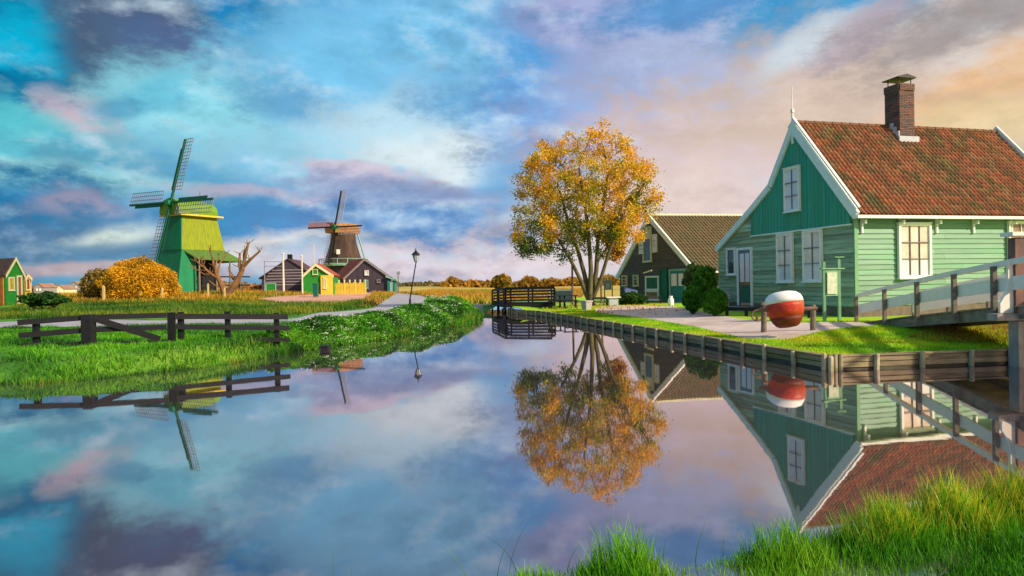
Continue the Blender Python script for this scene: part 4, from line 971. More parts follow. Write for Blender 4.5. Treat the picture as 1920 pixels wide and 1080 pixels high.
def green_mill():
    D = 78.; S = D/F_PX; n = V((-.50, -.866, 0)); r = V((.866, -.50, 0)); gzz = 1.25
    C = at(362, 450, D+1.2); C.z = 0
    zz = lambda py, px=362: at(px, py, D).z
    t = thing('green_windmill', V((C.x, C.y, gzz)), 'green saw mill with lattice sails behind the orange bush', 'windmill')
    zt, zm = zz(404), zz(469)
    b = frustum(C, n, r, 2.75, 1.95, 2.2, 1.3, zm, zt).build('tower_wall', m_mill, t)
    # front face set proud, its unlit side painted in as darker green
    P = [C + n*2.76 + r*-1.97 + Z*zm, C + n*2.76 + r*1.97 + Z*zm, C + n*2.21 + r*1.32 + Z*zt, C + n*2.21 + r*-1.32 + Z*zt]
    MB().prism(P, n*.12).build('front_wall', m_milld, t)
    P = [C + n*1.1 + r*-2.1 + Z*(gzz-.3), C + n*1.1 + r*2.1 + Z*(gzz-.3), C + n*1.1 + r*2.0 + Z*(zm+.1), C + n*1.1 + r*-2.0 + Z*(zm+.1)]
    MB().add([C+n*3.6+r*-2.1+Z*(gzz-.3), C+n*3.6+r*2.1+Z*(gzz-.3), C+n*1.1+r*2.1+Z*(gzz-.3), C+n*1.1+r*-2.1+Z*(gzz-.3), C+n*2.80+r*-1.97+Z*(zm), C+n*2.80+r*1.97+Z*(zm), C+n*1.1+r*1.97+Z*(zm), C+n*1.1+r*-1.97+Z*(zm)],
             [(0, 1, 2, 3), (4, 5, 6, 7), (0, 1, 5, 4), (1, 2, 6, 5), (2, 3, 7, 6), (3, 0, 4, 7)]).build('lower_wall', m_milld, t)
    # rear lower core, near-black to paint in the shade of the open floor
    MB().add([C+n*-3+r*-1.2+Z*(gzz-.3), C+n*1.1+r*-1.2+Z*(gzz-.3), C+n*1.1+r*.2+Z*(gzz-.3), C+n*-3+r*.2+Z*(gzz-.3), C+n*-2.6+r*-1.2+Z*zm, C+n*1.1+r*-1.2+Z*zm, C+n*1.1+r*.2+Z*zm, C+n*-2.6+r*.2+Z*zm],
             [(0, 1, 2, 3), (4, 5, 6, 7), (0, 1, 5, 4), (1, 2, 6, 5), (2, 3, 7, 6), (3, 0, 4, 7)]).build('shade_back_wall', m_dark, t)
    # flared canopy over the sawing floor
    zc = zz(489)
    P = [C+n*2.6+r*1.9+Z*zm, C+n*-2.8+r*1.9+Z*(zm), C+n*-4.4+r*3.1+Z*(zc), C+n*1.6+r*3.1+Z*(zc+.2)]
    MB().prism(P, Z*-.12).build('canopy', m_canopy, t)
    P = [C+n*-2.75+r*1.9+Z*zm, C+n*-2.75+r*-1.9+Z*zm, C+n*-5.0+r*-2.6+Z*zc, C+n*-4.4+r*3.1+Z*zc]
    MB().prism(P, Z*-.12).build('canopy', m_canopy, t)
    for a, b_ in ((1.4, 3.0), (-.8, 3.0), (-2.6, 3.0), (-4.1, 2.9), (-4.6, -2.3)):
        q = C+n*a+r*b_; MB().tube([q+Z*(gzz-.3), q+Z*(zc+.05)], [.11, .09], 6).build('canopy_post', m_oldwood, t)
    for z_ in (gzz+.9, gzz+1.9): MB().beam(C+n*1.2+r*2.95+Z*z_, C+n*-5.4+r*2.95+Z*z_, .12, .16).build('crane_beam', m_dark, t)
    MB().beam(C+n*-4.4+r*2.9+Z*(gzz+.2), C+n*-2.8+r*2.9+Z*(gzz+1.9), .12, .12).build('brace', m_dark, t)
    # cap: barrel roof along n
    prof_ = [(-1.75, 0), (-1.8, .55), (-1.55, 1.15), (-1.0, 1.6), (0, 1.85), (1.0, 1.6), (1.55, 1.15), (1.8, .55), (1.75, 0)]
    zc0 = zt+.05; B = MB(); k = 9
    ss_ = [(2.9, 1.0), (1.5, 1.0), (-1.2, .98), (-2.1, .85), (-2.5, .55), (-2.6, .2)]
    for (u, sc) in ss_: B.v += [C+n*u+r*(a*min(1, sc+.1))+Z*(zc0+b_*sc) for a, b_ in prof_]
    for i in range(len(ss_)-1):
        for j in range(k-1): B.f.append((i*k+j, i*k+j+1, (i+1)*k+j+1, (i+1)*k+j))
    B.f += [tuple(range(k)), tuple(range((len(ss_)-1)*k, len(ss_)*k))[::-1]]
    B.build('cap', m_millcap, t)
    frustum(C, n, r, 2.75, 1.9, 2.75, 1.9, zt-.12, zt+.06).build('cap_rim', m_yellow, t)
    hub = at(320, 380, D-1.6)
    MB().tube([hub + n*.5, hub - n*2.4 - Z*.6], [.32, .3], 10).build('windshaft', m_milld, t)
    m_sd = mat('sail_dark_green', (.008, .10, .05), rough=.6, scale=2); m_gl = mat('sail_grey_lath', (.22, .21, .24), rough=.8, scale=2)
    sails(t, hub, n, R(14), 7.6, 1.40, .40, m_sd, m_gl, m_sd)
    q = C + n*-1.0 + Z*(zc0+1.8); MB().tube([q, q+Z*1.2], [.04, .02], 6).build('weather_vane', m_blackiron, t)
green_mill()
def black_mill():
    D = 118.; S = D/F_PX; n = V((-.53, -.85, 0)).normalized(); r = V((-n.y, n.x, 0)); r = r if r.x > 0 else -r
    C = at(644, 470, D); C.z = 0; zz = lambda py: at(644, py, D).z
    t = thing('black_windmill', V((C.x, C.y, .9)), 'dark brown octagonal windmill rising behind the sheds', 'windmill')
    k = 8; B = MB()
    lv = [(2.05, zz(437)), (2.25, zz(455)), (2.75, zz(475)), (3.35, zz(494))]
    for rr_, z_ in lv: B.v += [C+V((math.cos(R(22.5+45*j))*rr_, math.sin(R(22.5+45*j))*rr_, z_)) for j in range(k)]
    for i in range(3):
        for j in range(k): B.f.append((i*k+j, i*k+(j+1) % k, (i+1)*k+(j+1) % k, (i+1)*k+j))
    B.f.append(tuple(range(k))); B.build('tower', m_thatch, t)
    MB().lathe(C, [(3.0, .5), (3.0, zz(500))], 8).build('base_wall', m_purple, t)
    MB().lathe(C, [(4.2, zz(499)), (4.3, zz(496)), (3.4, zz(494))], 16).build('stage', m_tealp, t)
    B = MB()
    for j in range(16): a = j*math.pi/8; q = C+V((math.cos(a)*4.2, math.sin(a)*4.2, zz(496))); q2 = C+V((math.cos(a+math.pi/8)*4.2, math.sin(a+math.pi/8)*4.2, zz(496))); B.tube([q, q+Z*.9], [.06, .06], 4); B.beam(q+Z*.9, q2+Z*.9, .08, .08)
    B.build('stage_railing', m_tealp, t)
    MB().obox(C+V((-.4, -3.2, zz(478))), V((.55, 0, 0)), V((0, .2, 0)), Z*.8).build('window', m_white, t)
    B = MB(); z0 = zz(438)
    sec = [(3.0, 1.3), (1.0, 2.1), (-1.0, 2.15), (-2.6, 1.5)]
    for u, w in sec: B.v += [C+n*u+r*v_*w+Z*(z0+h_) for v_, h_ in ((-.85, 0), (-1, .9), (-.5, 1.7), (.5, 1.7), (1, .9), (.85, 0))]
    for i in range(3):
        for j in range(5): B.f.append((i*6+j, i*6+j+1, i*6+7+j, i*6+6+j))
        B.f.append((i*6+5, i*6, i*6+6, i*6+11))
    B.f += [(0, 1, 2, 3, 4, 5), (23, 22, 21, 20, 19, 18)]; B.build('cap', m_capw, t)
    hub = at(628, 426, D-3.1)
    MB().tube([hub+n*.4, hub-n*2], [.4, .4], 8).build('windshaft', m_milld, t)
    sails(t, hub, n, R(13), 6.4, 1.3, 0, m_dark, m_lath, m_dark, cloth=m_pink)
    B = MB()
    for a in (-1, 1): B.beam(C-n*2.6+r*.6*a+Z*(z0+.8), C-n*4.6+r*.8*a+Z*(zz(492)), .18, .18)
    B.build('tail_pole', m_tealp, t)
black_mill()

# ------------------------------------------------------------------ village buildings
def gable_building(name, label, cat, pL, pA, pR, D, skew, depth, mw_, mr, m_barge=None, z0=None, s=None):
    """pL,pA,pR: pixels of left eave, apex, right eave on a gable that faces the viewer; skew = dy/dx of the gable wall"""
    q = at(pA[0], pA[1], D); P0 = V((q.x, q.y, 0)); d = V((1, skew, 0)).normalized(); s = V((-d.y, d.x, 0)) if s is None else V((s[0], s[1], 0)).normalized()
    n = -s; Fc_ = Face(P0, d, n); a, b, c = Fc_.px(*pL), Fc_.px(*pA), Fc_.px(*pR)
    z0 = gz(P0.x, P0.y)-.1 if z0 is None else z0
    t = thing(name, V((P0.x, P0.y, z0)), label, cat)
    e0, e1 = a[0]*.92, c[0]*.92
    poly = [(e0, z0), (e0, a[1]+.05), b, (e1, c[1]+.05), (e1, z0)]
    MB().prism([Fc_.p(x, y) for x, y in poly], s*depth).build('wall', mw_, t)
    for (u, w) in ((a, b), (b, c)):
        pa, pb = Fc_.p(u[0], u[1]+.03, .15), Fc_.p(w[0], w[1]+.03, .15); nn = (pb-pa).cross(n).normalized(); nn = nn if nn.z > 0 else -nn
        MB().prism([pa, pb, pb+nn*.14, pa+nn*.14], s*(depth+.3)).build('roof', mr, t)
        if m_barge: MB().prism([pa-Z*.22-s*.04, pb-Z*.22-s*.04, pb+Z*.12-s*.04, pa+Z*.12-s*.04], -s*.06).build('barge_board', m_barge, t)
    return t, Fc_
t, Fh = gable_building('green_hut', 'bright green gabled hut with cream trim and orange side wall at the left edge', 'hut', (8, 518), (27, 485), (45, 520), 60., -.05, 4.5, m_brightgreen, m_darkroof, m_cream, s=(-.93, .36))
win_px(Fh, t, 14, 520, 26, 545, 2, 1, mf=m_cream, mg=mat('amber_glass', (.7, .42, .08), rough=.2), fw=.1)
win_px(Fh, t, 30, 517, 40, 569, 1, 2, mf=m_cream, mg=m_redroof, fw=.12, name='door')
_e = Fh.px(8, 518); _z0 = gz(Fh.P0.x, Fh.P0.y)-.1; _q = Fh.p(_e[0]*.92-.05, _z0, -.12)
MB().obox(_q, V((-.93, .36, 0))*4.3, Z*(_e[1]-_z0), V((-.04, -.06, 0))).build('side_wall', m_orangew, t)
t, Fs = gable_building('wooden_kiosk', 'small pale yellow kiosk peeping out right of the green hut', 'hut', (46, 524), (52, 516), (60, 524), 72., 0, 2.5, m_yellow, m_redroof, m_cream, s=(-.70, .71))
win_px(Fs, t, 48, 522, 56, 544, 1, 2, mf=m_cream, mg=m_redroof, fw=.1)

# dark shed with sagging plum roof and green annexe
D = 84.
t, F1 = gable_building('dark_shed', 'dark timber shed with plum roof and green door left of the white pole', 'shed', (486, 524), (540, 487), (592, 520), D, .08, 6, m_purple, m_darkroof)
win_px(F1, t, 498, 531, 518, 550, 1, 1, mf=m_tealp, mg=m_brightgreen, fw=.12, name='green_door')
B = MB()
for i in range(6): z_ = at(540, 507+i*5.5, D).z; B.obox(F1.p(-3.0+.4*(5-i)*.4, z_, .03), F1.d*(5.2), Z*.08, F1.n*.05)
B.build('wall_batten', m_lath, t)
q = F1.p(0, at(540, 487, D).z, -1); MB().box(q, .5, .5, 1.4).build('chimney', m_dark, t)
# green and yellow house with red roof
D = 80.
t, F2 = gable_building('green_yellow_house', 'small green and yellow house with a red roof by the picket fence', 'house', (566, 520), (592, 496), (626, 518), D, .12, 5, m_brightgreen, m_redroof, m_cream)
a = F2.px(602, 530)[0]; b = F2.px(624, 530)[0]; zt_ = at(612, 516, D).z; z0 = gz(F2.P0.x, F2.P0.y)-.1
MB().obox(F2.p(a, z0, .02), F2.d*(b-a), Z*(zt_-z0), F2.n*.25).build('yellow_wall', m_yellow, t)
win_px(F2, t, 607, 521, 613, 541, 1, 1, mf=m_cream, mg=m_paleyel, fw=.12, o=.3, name='door')
win_px(F2, t, 586, 505, 596, 515, 1, 1, mf=m_cream, mg=m_brightgreen, fw=.06)
# plum gable barn
D = 96.
t, F3 = gable_building('plum_barn', 'large dark plum gabled barn at the foot of the black windmill', 'barn', (643, 524), (683, 486), (738, 525), D, -.05, 9, m_purple, m_redroof, m_greywall, s=(-.42, .9))
win_px(F3, t, 683, 507, 691, 516, 1, 1, mf=m_white, mg=m_curt, fw=.1); win_px(F3, t, 681, 525, 690, 541, 1, 1, mf=m_tealp, mg=m_tealdoor, fw=.12, name='door')
win_px(F3, t, 706, 524, 713, 530, 1, 1, mf=m_greywall, mg=m_dglass, fw=.1)
q0 = at(726, 521, D-.5); q1 = at(745, 526, D-.5); z0 = gz(q0.x, q0.y)-.1
tt = thing('teal_lean_to', V((q0.x, q0.y, z0)), 'small teal lean-to at the right end of the plum barn', 'shed')
MB().obox(V((q0.x, q0.y, z0)), V(((q1-q0).x*.75, 0, 0)), V((0, 2, 0)), Z*(q1.z-z0)).build('wall', m_tealdoor, tt)
MB().prism([V((q0.x-.2, q0.y-.2, q0.z+.1)), V((q1.x, q1.y-.2, q1.z-.1)), V((q1.x, q1.y-.2, q1.z+.1)), V((q0.x-.2, q0.y-.2, q0.z+.3))], V((0, 2.5, 0))).build('roof', m_tealp, tt)
MB().obox(V((q0.x+.35, q0.y-.06, z0+.1)), V((.5, 0, 0)), V((0, .05, 0)), Z*1.5).build('door', m_tealp, tt)
# yellow picket fence
a = hit(622, 549); D = 82; a = at(624, 548, D); b = at(684, 547, D+3); z0 = gz(a.x, a.y)
t = thing('picket_fence', V((a.x, a.y, z0)), 'sunlit yellow picket fence between the little house and the plum barn', 'fence')
for i in range(22):
    p = a.lerp(b, i/21); MB().obox(V((p.x, p.y, z0-.1)), V((.14, 0, 0)), V((0, .04, 0)), Z*(1.35+.1*(i % 2))).build('picket', m_yellow, t, org=V((p.x, p.y, z0)))
for h in (.35, 1.0): MB().beam(V((a.x, a.y+.08, z0+h)), V((b.x, b.y+.08, z0+h)), .05, .09).build('rail', m_yellow, t)
for i in range(7):
    p = a.lerp(b, i/6); MB().obox(V((p.x, p.y+.1, z0-.1)), V((.14, 0, 0)), V((0, .14, 0)), Z*1.8).build('post', m_cream, t, org=V((p.x, p.y, z0)))
# green bin
p = hit(592, 557); t = thing('green_bin', p, 'dark green wheeled bin on the track before the little house', 'bin')
sc = p.y/F_PX; w = 9*sc; hh = 24*sc
MB().add([p+V(v) for v in ((-w*.4, -w*.4, .05), (w*.4, -w*.4, .05), (w*.4, w*.4, .05), (-w*.4, w*.4, .05), (-w*.5, -w*.5, hh), (w*.5, -w*.5, hh), (w*.5, w*.5, hh), (-w*.5, w*.5, hh))], [(3, 2, 1, 0), (4, 5, 6, 7), (0, 1, 5, 4), (1, 2, 6, 5), (2, 3, 7, 6), (3, 0, 4, 7)]).build('bin_body', m_dkgreen, t)
MB().obox(p+V((-w*.55, -w*.55, hh+.005)), V((w*1.1, 0, 0)), V((0, w*1.1, 0)), Z*.08).build('lid', m_dkgreen, t)
for sx in (-.3, .3): MB().tube([p+V((sx*w, w*.45, .1)), p+V((sx*w+.06, w*.45, .1))], [.1, .1], 10).build('wheel', m_blackiron, t)
# poles
def pole(px, y0, y1, D, r_, m, name, lab, cat='pole', cap=True):
    p = at(px, y1, D); top = at(px, y0, D); z0 = gz(p.x, p.y); t = thing(name, V((p.x, p.y, z0)), lab, cat)
    MB().tube([V((p.x, p.y, z0-.2)), V((p.x, p.y, top.z))], [r_, r_*.8], 8).build('shaft', m, t)
    if cap: MB().lathe(V((p.x, p.y, top.z)), [(r_*1.5, 0), (r_*1.5, .08), (.01, .2)], 8).build('pole_top', m, t)
    return t
pole(532, 477, 551, 79, .13, m_palepole, 'white_pole', 'tall pale pole before the dark shed')
pole(567, 481, 545, 77, .10, m_palepole, 'white_pole', 'tall pale pole at the left edge of the green and yellow house')
pole(589, 462, 500, 105, .06, m_palepole, 'white_pole', 'thin pale mast rising behind the red roof')
t = pole(747, 512, 545, 95, .08, m_brownpost, 'signpost', 'small sign on a thin post right of the plum barn', 'sign', cap=False)
q = at(747, 512, 95); MB().box(q, .45, .08, .45).build('sign_plate', m_greywall, t)
# thin frame of rails beside the dark shed
D = 82.; t = thing('rail_frame', hit(497, 553), 'thin grey frame of posts and rails above the dark shed roof', 'frame')
for py in (491, 499.5): MB().beam(at(495, py, D), at(532, py-.5, D), .07, .07).build('rail', m_greywall, t)
for px in (496,): MB().tube([at(px, 489, D), V((at(px, 550, D).x, D, .6))], [.06, .06], 6).build('post', m_greywall, t)
# log pile behind
t = thing('log_pile', hit(480, 550), 'stack of sawn reddish logs left of the dark shed', 'logs')
for i in range(7):
    for j in range(3 - (i % 2)):
        p = at(466+i*4.6, 549-j*6, 86); MB().tube([p, p+V((.1, 2.2, 0))], [.2, .2], 10).build('log', m_capw, t, org=p)
# pale fence posts in the meadow by the orange bush
for i, (px, y0, y1, lab) in enumerate(((194, 537, 566, 'sunlit pale post in front of the left part of the orange bush'), (93, 551, 568, 'short reddish post in the field right of the green hut'), (262, 545, 563, 'short pale post before the middle of the orange bush'),
                              (304, 541, 562, 'short pale post at the right end of the orange bush'), (390, 533, 559, 'pale post in front of the mill floor'), (421, 541, 560, 'pale post beside the dead tree'))):
    p = hit(px, y1); top = at(px, y0, p.y); q = thing('field_post', p, lab, 'post', 'pale posts along the field')
    w = .17 if i == 0 else .13
    MB().obox(p+V((-w/2, 0, -.2)), V((w, 0, 0)), V((0, w, 0)), Z*(top.z-p.z+.2)).build('shaft', m_paleyel if i != 1 else m_capw, q); MB().lathe(V((p.x, p.y+w/2, top.z)), [(w*.7, 0), (.01, .1)], 4).build('post_cap', m_paleyel if i != 1 else m_capw, q)

# ------------------------------------------------------------------ foliage
def leaf_quads(P, size, nrm_jit=1.0, colors=None, elong=1.5, up_bias=0.0):
    n = len(P); a = RNG.normal(size=(n, 3)); a[:, 2] += up_bias; a /= np.linalg.norm(a, axis=1)[:, None]
    b = np.cross(a, RNG.normal(size=(n, 3))); b /= np.linalg.norm(b, axis=1)[:, None]
    s = (size if np.ndim(size) else np.full(n, size))[:, None]*RNG.uniform(.7, 1.3, (n, 1))
    a = a*s*elong*.5; b = b*s*.5
    Vv = np.stack([P-a, P+b*.9, P+a, P-b*.9], axis=1).reshape(-1, 3)
    F_ = np.arange(n*4, dtype=np.int32)
    C = np.repeat(colors, 4, axis=0) if colors is not None else None
    return Vv, F_, C
def space_tree(base, trunk_pts, attractors, r_tip=.012, expo=2.3, par=None):
    """each attractor joins the nearest grown node; radii by the pipe rule"""
    nodes = [np.array(p, float) for p in trunk_pts]; par = list(par) if par else [-1]+list(range(len(trunk_pts)-1)); plen = [0]
    for i in range(1, len(nodes)): plen.append(plen[par[i]]+np.linalg.norm(nodes[i]-nodes[par[i]]))
    order = np.argsort(np.linalg.norm(attractors-np.array(base), axis=1)); tips = []
    NB = np.array(nodes); PL = np.array(plen)
    for k in order:
        A = attractors[k]; d = np.linalg.norm(NB-A, axis=1); pen = np.maximum(0, NB[:, 2]-A[2]+.0)*1.2
        j = int(np.argmin(d + .25*PL + pen)); L_ = d[j]; m = max(1, int(L_/.45)); prev = j; p0 = NB[j]
        new = []
        for i in range(1, m+1):
            u = i/m; q = p0*(1-u)+A*u + np.array([0, 0, .12*L_*math.sin(math.pi*u)]) + RNG.normal(size=3)*.03*min(1, L_)
            new.append(q); par.append(prev); prev = len(PL)+len(new)-1
        NB = np.vstack([NB, np.array(new)]); PL = np.append(PL, [PL[j]+L_*(i+1)/m for i in range(m)]); tips.append(len(NB)-1)
    n = len(NB); rad = np.zeros(n); ch = [[] for _ in range(n)]
    for i in range(1, n): ch[par[i]].append(i)
    acc = np.zeros(n)
    for i in range(n-1, -1, -1):
        if not ch[i]: acc[i] = r_tip**expo
        if i > 0 and par[i] >= 0: acc[par[i]] += acc[i]
    rad = acc**(1/expo)
    return NB, par, rad, ch
def tree_mesh(NB, par, rad, name, m, parent, rmin=0.0):
    B = MB(); 
    for i in range(1, len(NB)):
        if rad[i] < rmin: continue
        j = par[i]; ns = 8 if rad[i] > .08 else (5 if rad[i] > .03 else 3)
        r0 = min(rad[j], rad[i]*1.35); B.tube([NB[j], NB[i]], [r0, rad[i]], ns, cap=False)
    o = MB.build(B, name, m, parent, smooth=True); return o
def in_ell(n, ells, shell=0.0):
    out = []
    w = np.array([e[3]*e[4]*e[5] for e in ells]); w = w/w.sum()
    while len(out) < n:
        e = ells[RNG.choice(len(ells), p=w)]; u = RNG.normal(size=3); u /= np.linalg.norm(u); rr = RNG.uniform(shell**3, 1)**(1/3)
        out.append([e[0]+u[0]*rr*e[3], e[1]+u[1]*rr*e[4], e[2]+u[2]*rr*e[5]])
    return np.array(out)
def big_tree():
    b = hit(1106, 573); D = b.y; S = D/F_PX
    t = thing('autumn_tree', b, 'large tree with orange and green leaves between canal and barn', 'tree')
    def e(px, py, rx, ry, dd=0, rd=None): q = at(px, py, D+dd); return (q.x, q.y, q.z, rx*S, (rd or rx)*S*.9, ry*S)
    ells = [e(1100, 325, 118, 84), e(1012, 330, 52, 72), e(1005, 420, 60, 62, 0, 70), e(1125, 262, 58, 30), e(1188, 350, 48, 72), e(1100, 410, 110, 46), e(1172, 422, 44, 40), e(1028, 285, 36, 30, 1), e(1035, 468, 60, 26, -.6), e(985, 440, 42, 40, -.5), e(1205, 385, 34, 42, .4), e(1180, 455, 30, 22, .2), e(1090, 445, 70, 34, -.8), e(1130, 470, 46, 20, .8)]
    att = in_ell(620, ells, .30)
    bx, by, bz = b
    stems = [([(1101, 556, 0), (1090, 528, -.2), (1072, 492, -.4), (1048, 450, -.5), (1018, 408, -.6)], .15),
             ([(1103, 552, .15), (1096, 515, .3), (1083, 468, .5), (1064, 410, .7), (1046, 345, .8)], .17),
             ([(1106, 552, -.15), (1108, 505, -.3), (1104, 445, -.4), (1096, 380, -.5), (1086, 315, -.4)], .17),
             ([(1110, 552, .1), (1118, 508, .2), (1121, 450, .1), (1130, 390, .1), (1140, 325, 0), (1132, 275, 0)], .17),
             ([(1113, 556, -.05), (1127, 522, -.3), (1140, 478, -.5), (1160, 425, -.6), (1184, 365, -.5)], .14)]
    base_nodes = [(bx, by, bz-.3), (bx, by, bz+.25)]; bpar = [-1, 0]; smin = [.36, .34]
    for pts, r0 in stems:
        prev = 1; last = base_nodes[1]
        for k, (x, y, dd) in enumerate(pts):
            q = at(x, y, D+dd)
            for u in (.5, 1.0):
                base_nodes.append(tuple(np.array(last)*(1-u)+np.array(q)*u)); bpar.append(prev); prev = len(base_nodes)-1; smin.append(r0*(1-.14*(k+u-.5)))
            last = tuple(q)
    NB, par, rad, ch = space_tree(b, base_nodes, att, r_tip=.011, expo=2.25, par=bpar)
    rad[:len(smin)] = np.maximum(np.minimum(rad[:len(smin)], .30), smin); rad[len(smin):] = np.minimum(rad[len(smin):], .085)
    tree_mesh(NB, par, rad, 'trunk', m_bark, t)
    thin_ = np.where((rad < .045) & (np.arange(len(NB)) >= len(smin)))[0]
    thin_ = np.array([k for k in thin_ if noise.noise(V(NB[k]*.95)) > -.24 + .12*max(0, (NB[k][2]-bz-7.5))]); n = 46000; pick = RNG.choice(thin_, n); P = NB[pick] + RNG.normal(size=(n, 3))*np.array([.21, .21, .17])
    mx = D*0
    # colour patches: orange high and right, green low and left
    h = (P[:, 2]-bz)/10.; xr = (P[:, 0]-bx)/4.5
    nz = np.array([noise.noise(V(p*.75)) for p in P]); q = .55*(h-.45)*2 + .15*xr + nz*1.3 + RNG.normal(size=n)*.18
    pal = np.array([(.06, .11, .02), (.20, .27, .025), (.58, .50, .03), (.92, .60, .025), (.92, .50, .03)])
    idx = np.clip((q+.62)*3.6, 0, 3.999); i0 = idx.astype(int); f_ = (idx-i0)[:, None]; C = pal[i0]*(1-f_)+pal[np.minimum(i0+1, 4)]*f_
    C *= RNG.uniform(.75, 1.3, (n, 1))
    vv, ff, cc = leaf_quads(P, .085, colors=C); np_mesh('crown', vv, ff, 4, m_leaf, cc, t)
    # slender neighbour with glowing orange crown
    b2 = hit(1131, 570); b2 = V((b2.x, b2.y+.8, b2.z)); t2 = thing('slender_tree', b2, 'slender trunked tree with bright orange leaves at the big tree’s right', 'tree')
    D2 = b2.y; S2 = D2/F_PX
    def e2(px, py, rx, ry): q = at(px, py, D2); return (q.x, q.y, q.z, rx*S2, rx*S2, ry*S2)
    att = in_ell(90, [e2(1155, 455, 28, 30), e2(1140, 430, 24, 30), e2(1150, 480, 20, 10)])
    NB, par, rad, ch = space_tree(b2, [(b2.x, b2.y, b2.z-.2), (b2.x, b2.y, b2.z+1), (b2.x+.05, b2.y, b2.z+1.9)], att, r_tip=.012, expo=2.2)
    tree_mesh(NB, par, np.minimum(rad, .11), 'trunk', m_brownpost, t2)
    th = np.where(rad < .05)[0]; n = 5000; P = NB[RNG.choice(th[th > 4], n)]+RNG.normal(size=(n, 3))*.15
    C = np.array([(.62, .30, .02)])*RNG.uniform(.6, 1.25, (n, 1)); vv, ff, cc = leaf_quads(P, .10, colors=C); np_mesh('crown', vv, ff, 4, m_leaf, cc, t2)
big_tree()
def bush(px, py, rx, ry, D, name, label, cols, n, size, cat='shrub', group=None, depth=.8, flat=.25, stems=True, rel_noise=.16, core=None):
    c = at(px, py, D); S = D/F_PX; zg = gz(c.x, c.y); t = thing(name, V((c.x, c.y, zg)), label, cat, group)
    u = RNG.normal(size=(n, 3)); u /= np.linalg.norm(u, axis=1)[:, None]; rr = RNG.uniform(.45, 1, n)**.5
    nz = np.array([noise.noise(V(k*2.2+np.array([px*.1, 0, 0]))) + .5*noise.noise(V(k*5)) for k in u]); rr = rr*(1+nz*rel_noise*1.6)
    P = np.column_stack([c.x+u[:, 0]*rr*rx*S, c.y+u[:, 1]*rr*rx*S*depth, c.z+u[:, 2]*rr*ry*S]); P = P[P[:, 2] > zg-.05]; n = len(P)
    k = np.array([noise.noise(V(p*(2.2/(rx*S)))) for p in P]) + RNG.normal(size=n)*.2; cols = np.array(cols)
    idx = np.clip((k+.5)*(len(cols)-1), 0, len(cols)-1.001); i0 = idx.astype(int); f_ = (idx-i0)[:, None]; C = (cols[i0]*(1-f_)+cols[i0+1]*f_)*RNG.uniform(.7, 1.3, (n, 1))
    vv, ff, cc = leaf_quads(P, size, colors=C); np_mesh('foliage', vv, ff, 4, m_leaf, cc, t)
    B = MB()
    for i in range(9):
        a = i*.7; B.tube([V((c.x, c.y, zg-.1)), V((c.x+math.cos(a)*rx*S*.3, c.y+math.sin(a)*rx*S*.2, zg+ry*S*.6)), V((c.x+math.cos(a)*rx*S*.7, c.y+math.sin(a)*rx*S*.4, zg+ry*S*1.2))], [.03*D/20, .02*D/20, .01*D/20], 5)
    B.build('stems', m_dead, t)
    return t
OR = [(.45, .26, .02), (.74, .40, .012), (.90, .50, .015), (.92, .52, .01)]
bush(262, 536, 70, 52, 66, 'orange_bush', 'big rounded orange bush in front of the green mill', OR, 46000, .115, rel_noise=.10)
bush(188, 540, 34, 38, 67, 'olive_bush', 'thin olive brown bush merging into the orange bush on its left', [(.16, .13, .04), (.30, .20, .03), (.40, .26, .04)], 5000, .17, rel_noise=.2)
GR = [(.03, .13, .008), (.06, .24, .01), (.11, .36, .015)]
bush(1340, 565, 25, 25, 25.6, 'round_bush', 'clipped round green bush by the sandy path', GR, 12000, .05, rel_noise=.03)
bush(1299, 560, 18, 24, 27.2, 'leafy_bush', 'loose bright green bush left of the clipped one', GR, 8000, .07, rel_noise=.2)
bush(1322, 530, 22, 30, 28.3, 'tall_shrub', 'taller green shrub behind the two bushes, against the barn', [(.05, .16, .01), (.10, .30, .015), (.16, .36, .03)], 6000, .09, rel_noise=.25)
bush(1298, 522, 16, 26, 31, 'climber', 'pale climbing shrub at the barn corner', [(.10, .14, .04), (.18, .28, .05), (.30, .36, .12)], 2600, .09, rel_noise=.3)
bush(1186, 562, 26, 14, 39.5, 'low_shrub', 'dark low shrub under the two small barn windows', [(.02, .07, .01), (.05, .14, .015)], 2500, .10, rel_noise=.2)
bush(82, 561, 40, 12, 44, 'dark_bush', 'dark green low bush right of the green hut', [(.015, .06, .01), (.03, .12, .015), (.05, .16, .02)], 6000, .12, rel_noise=.25)
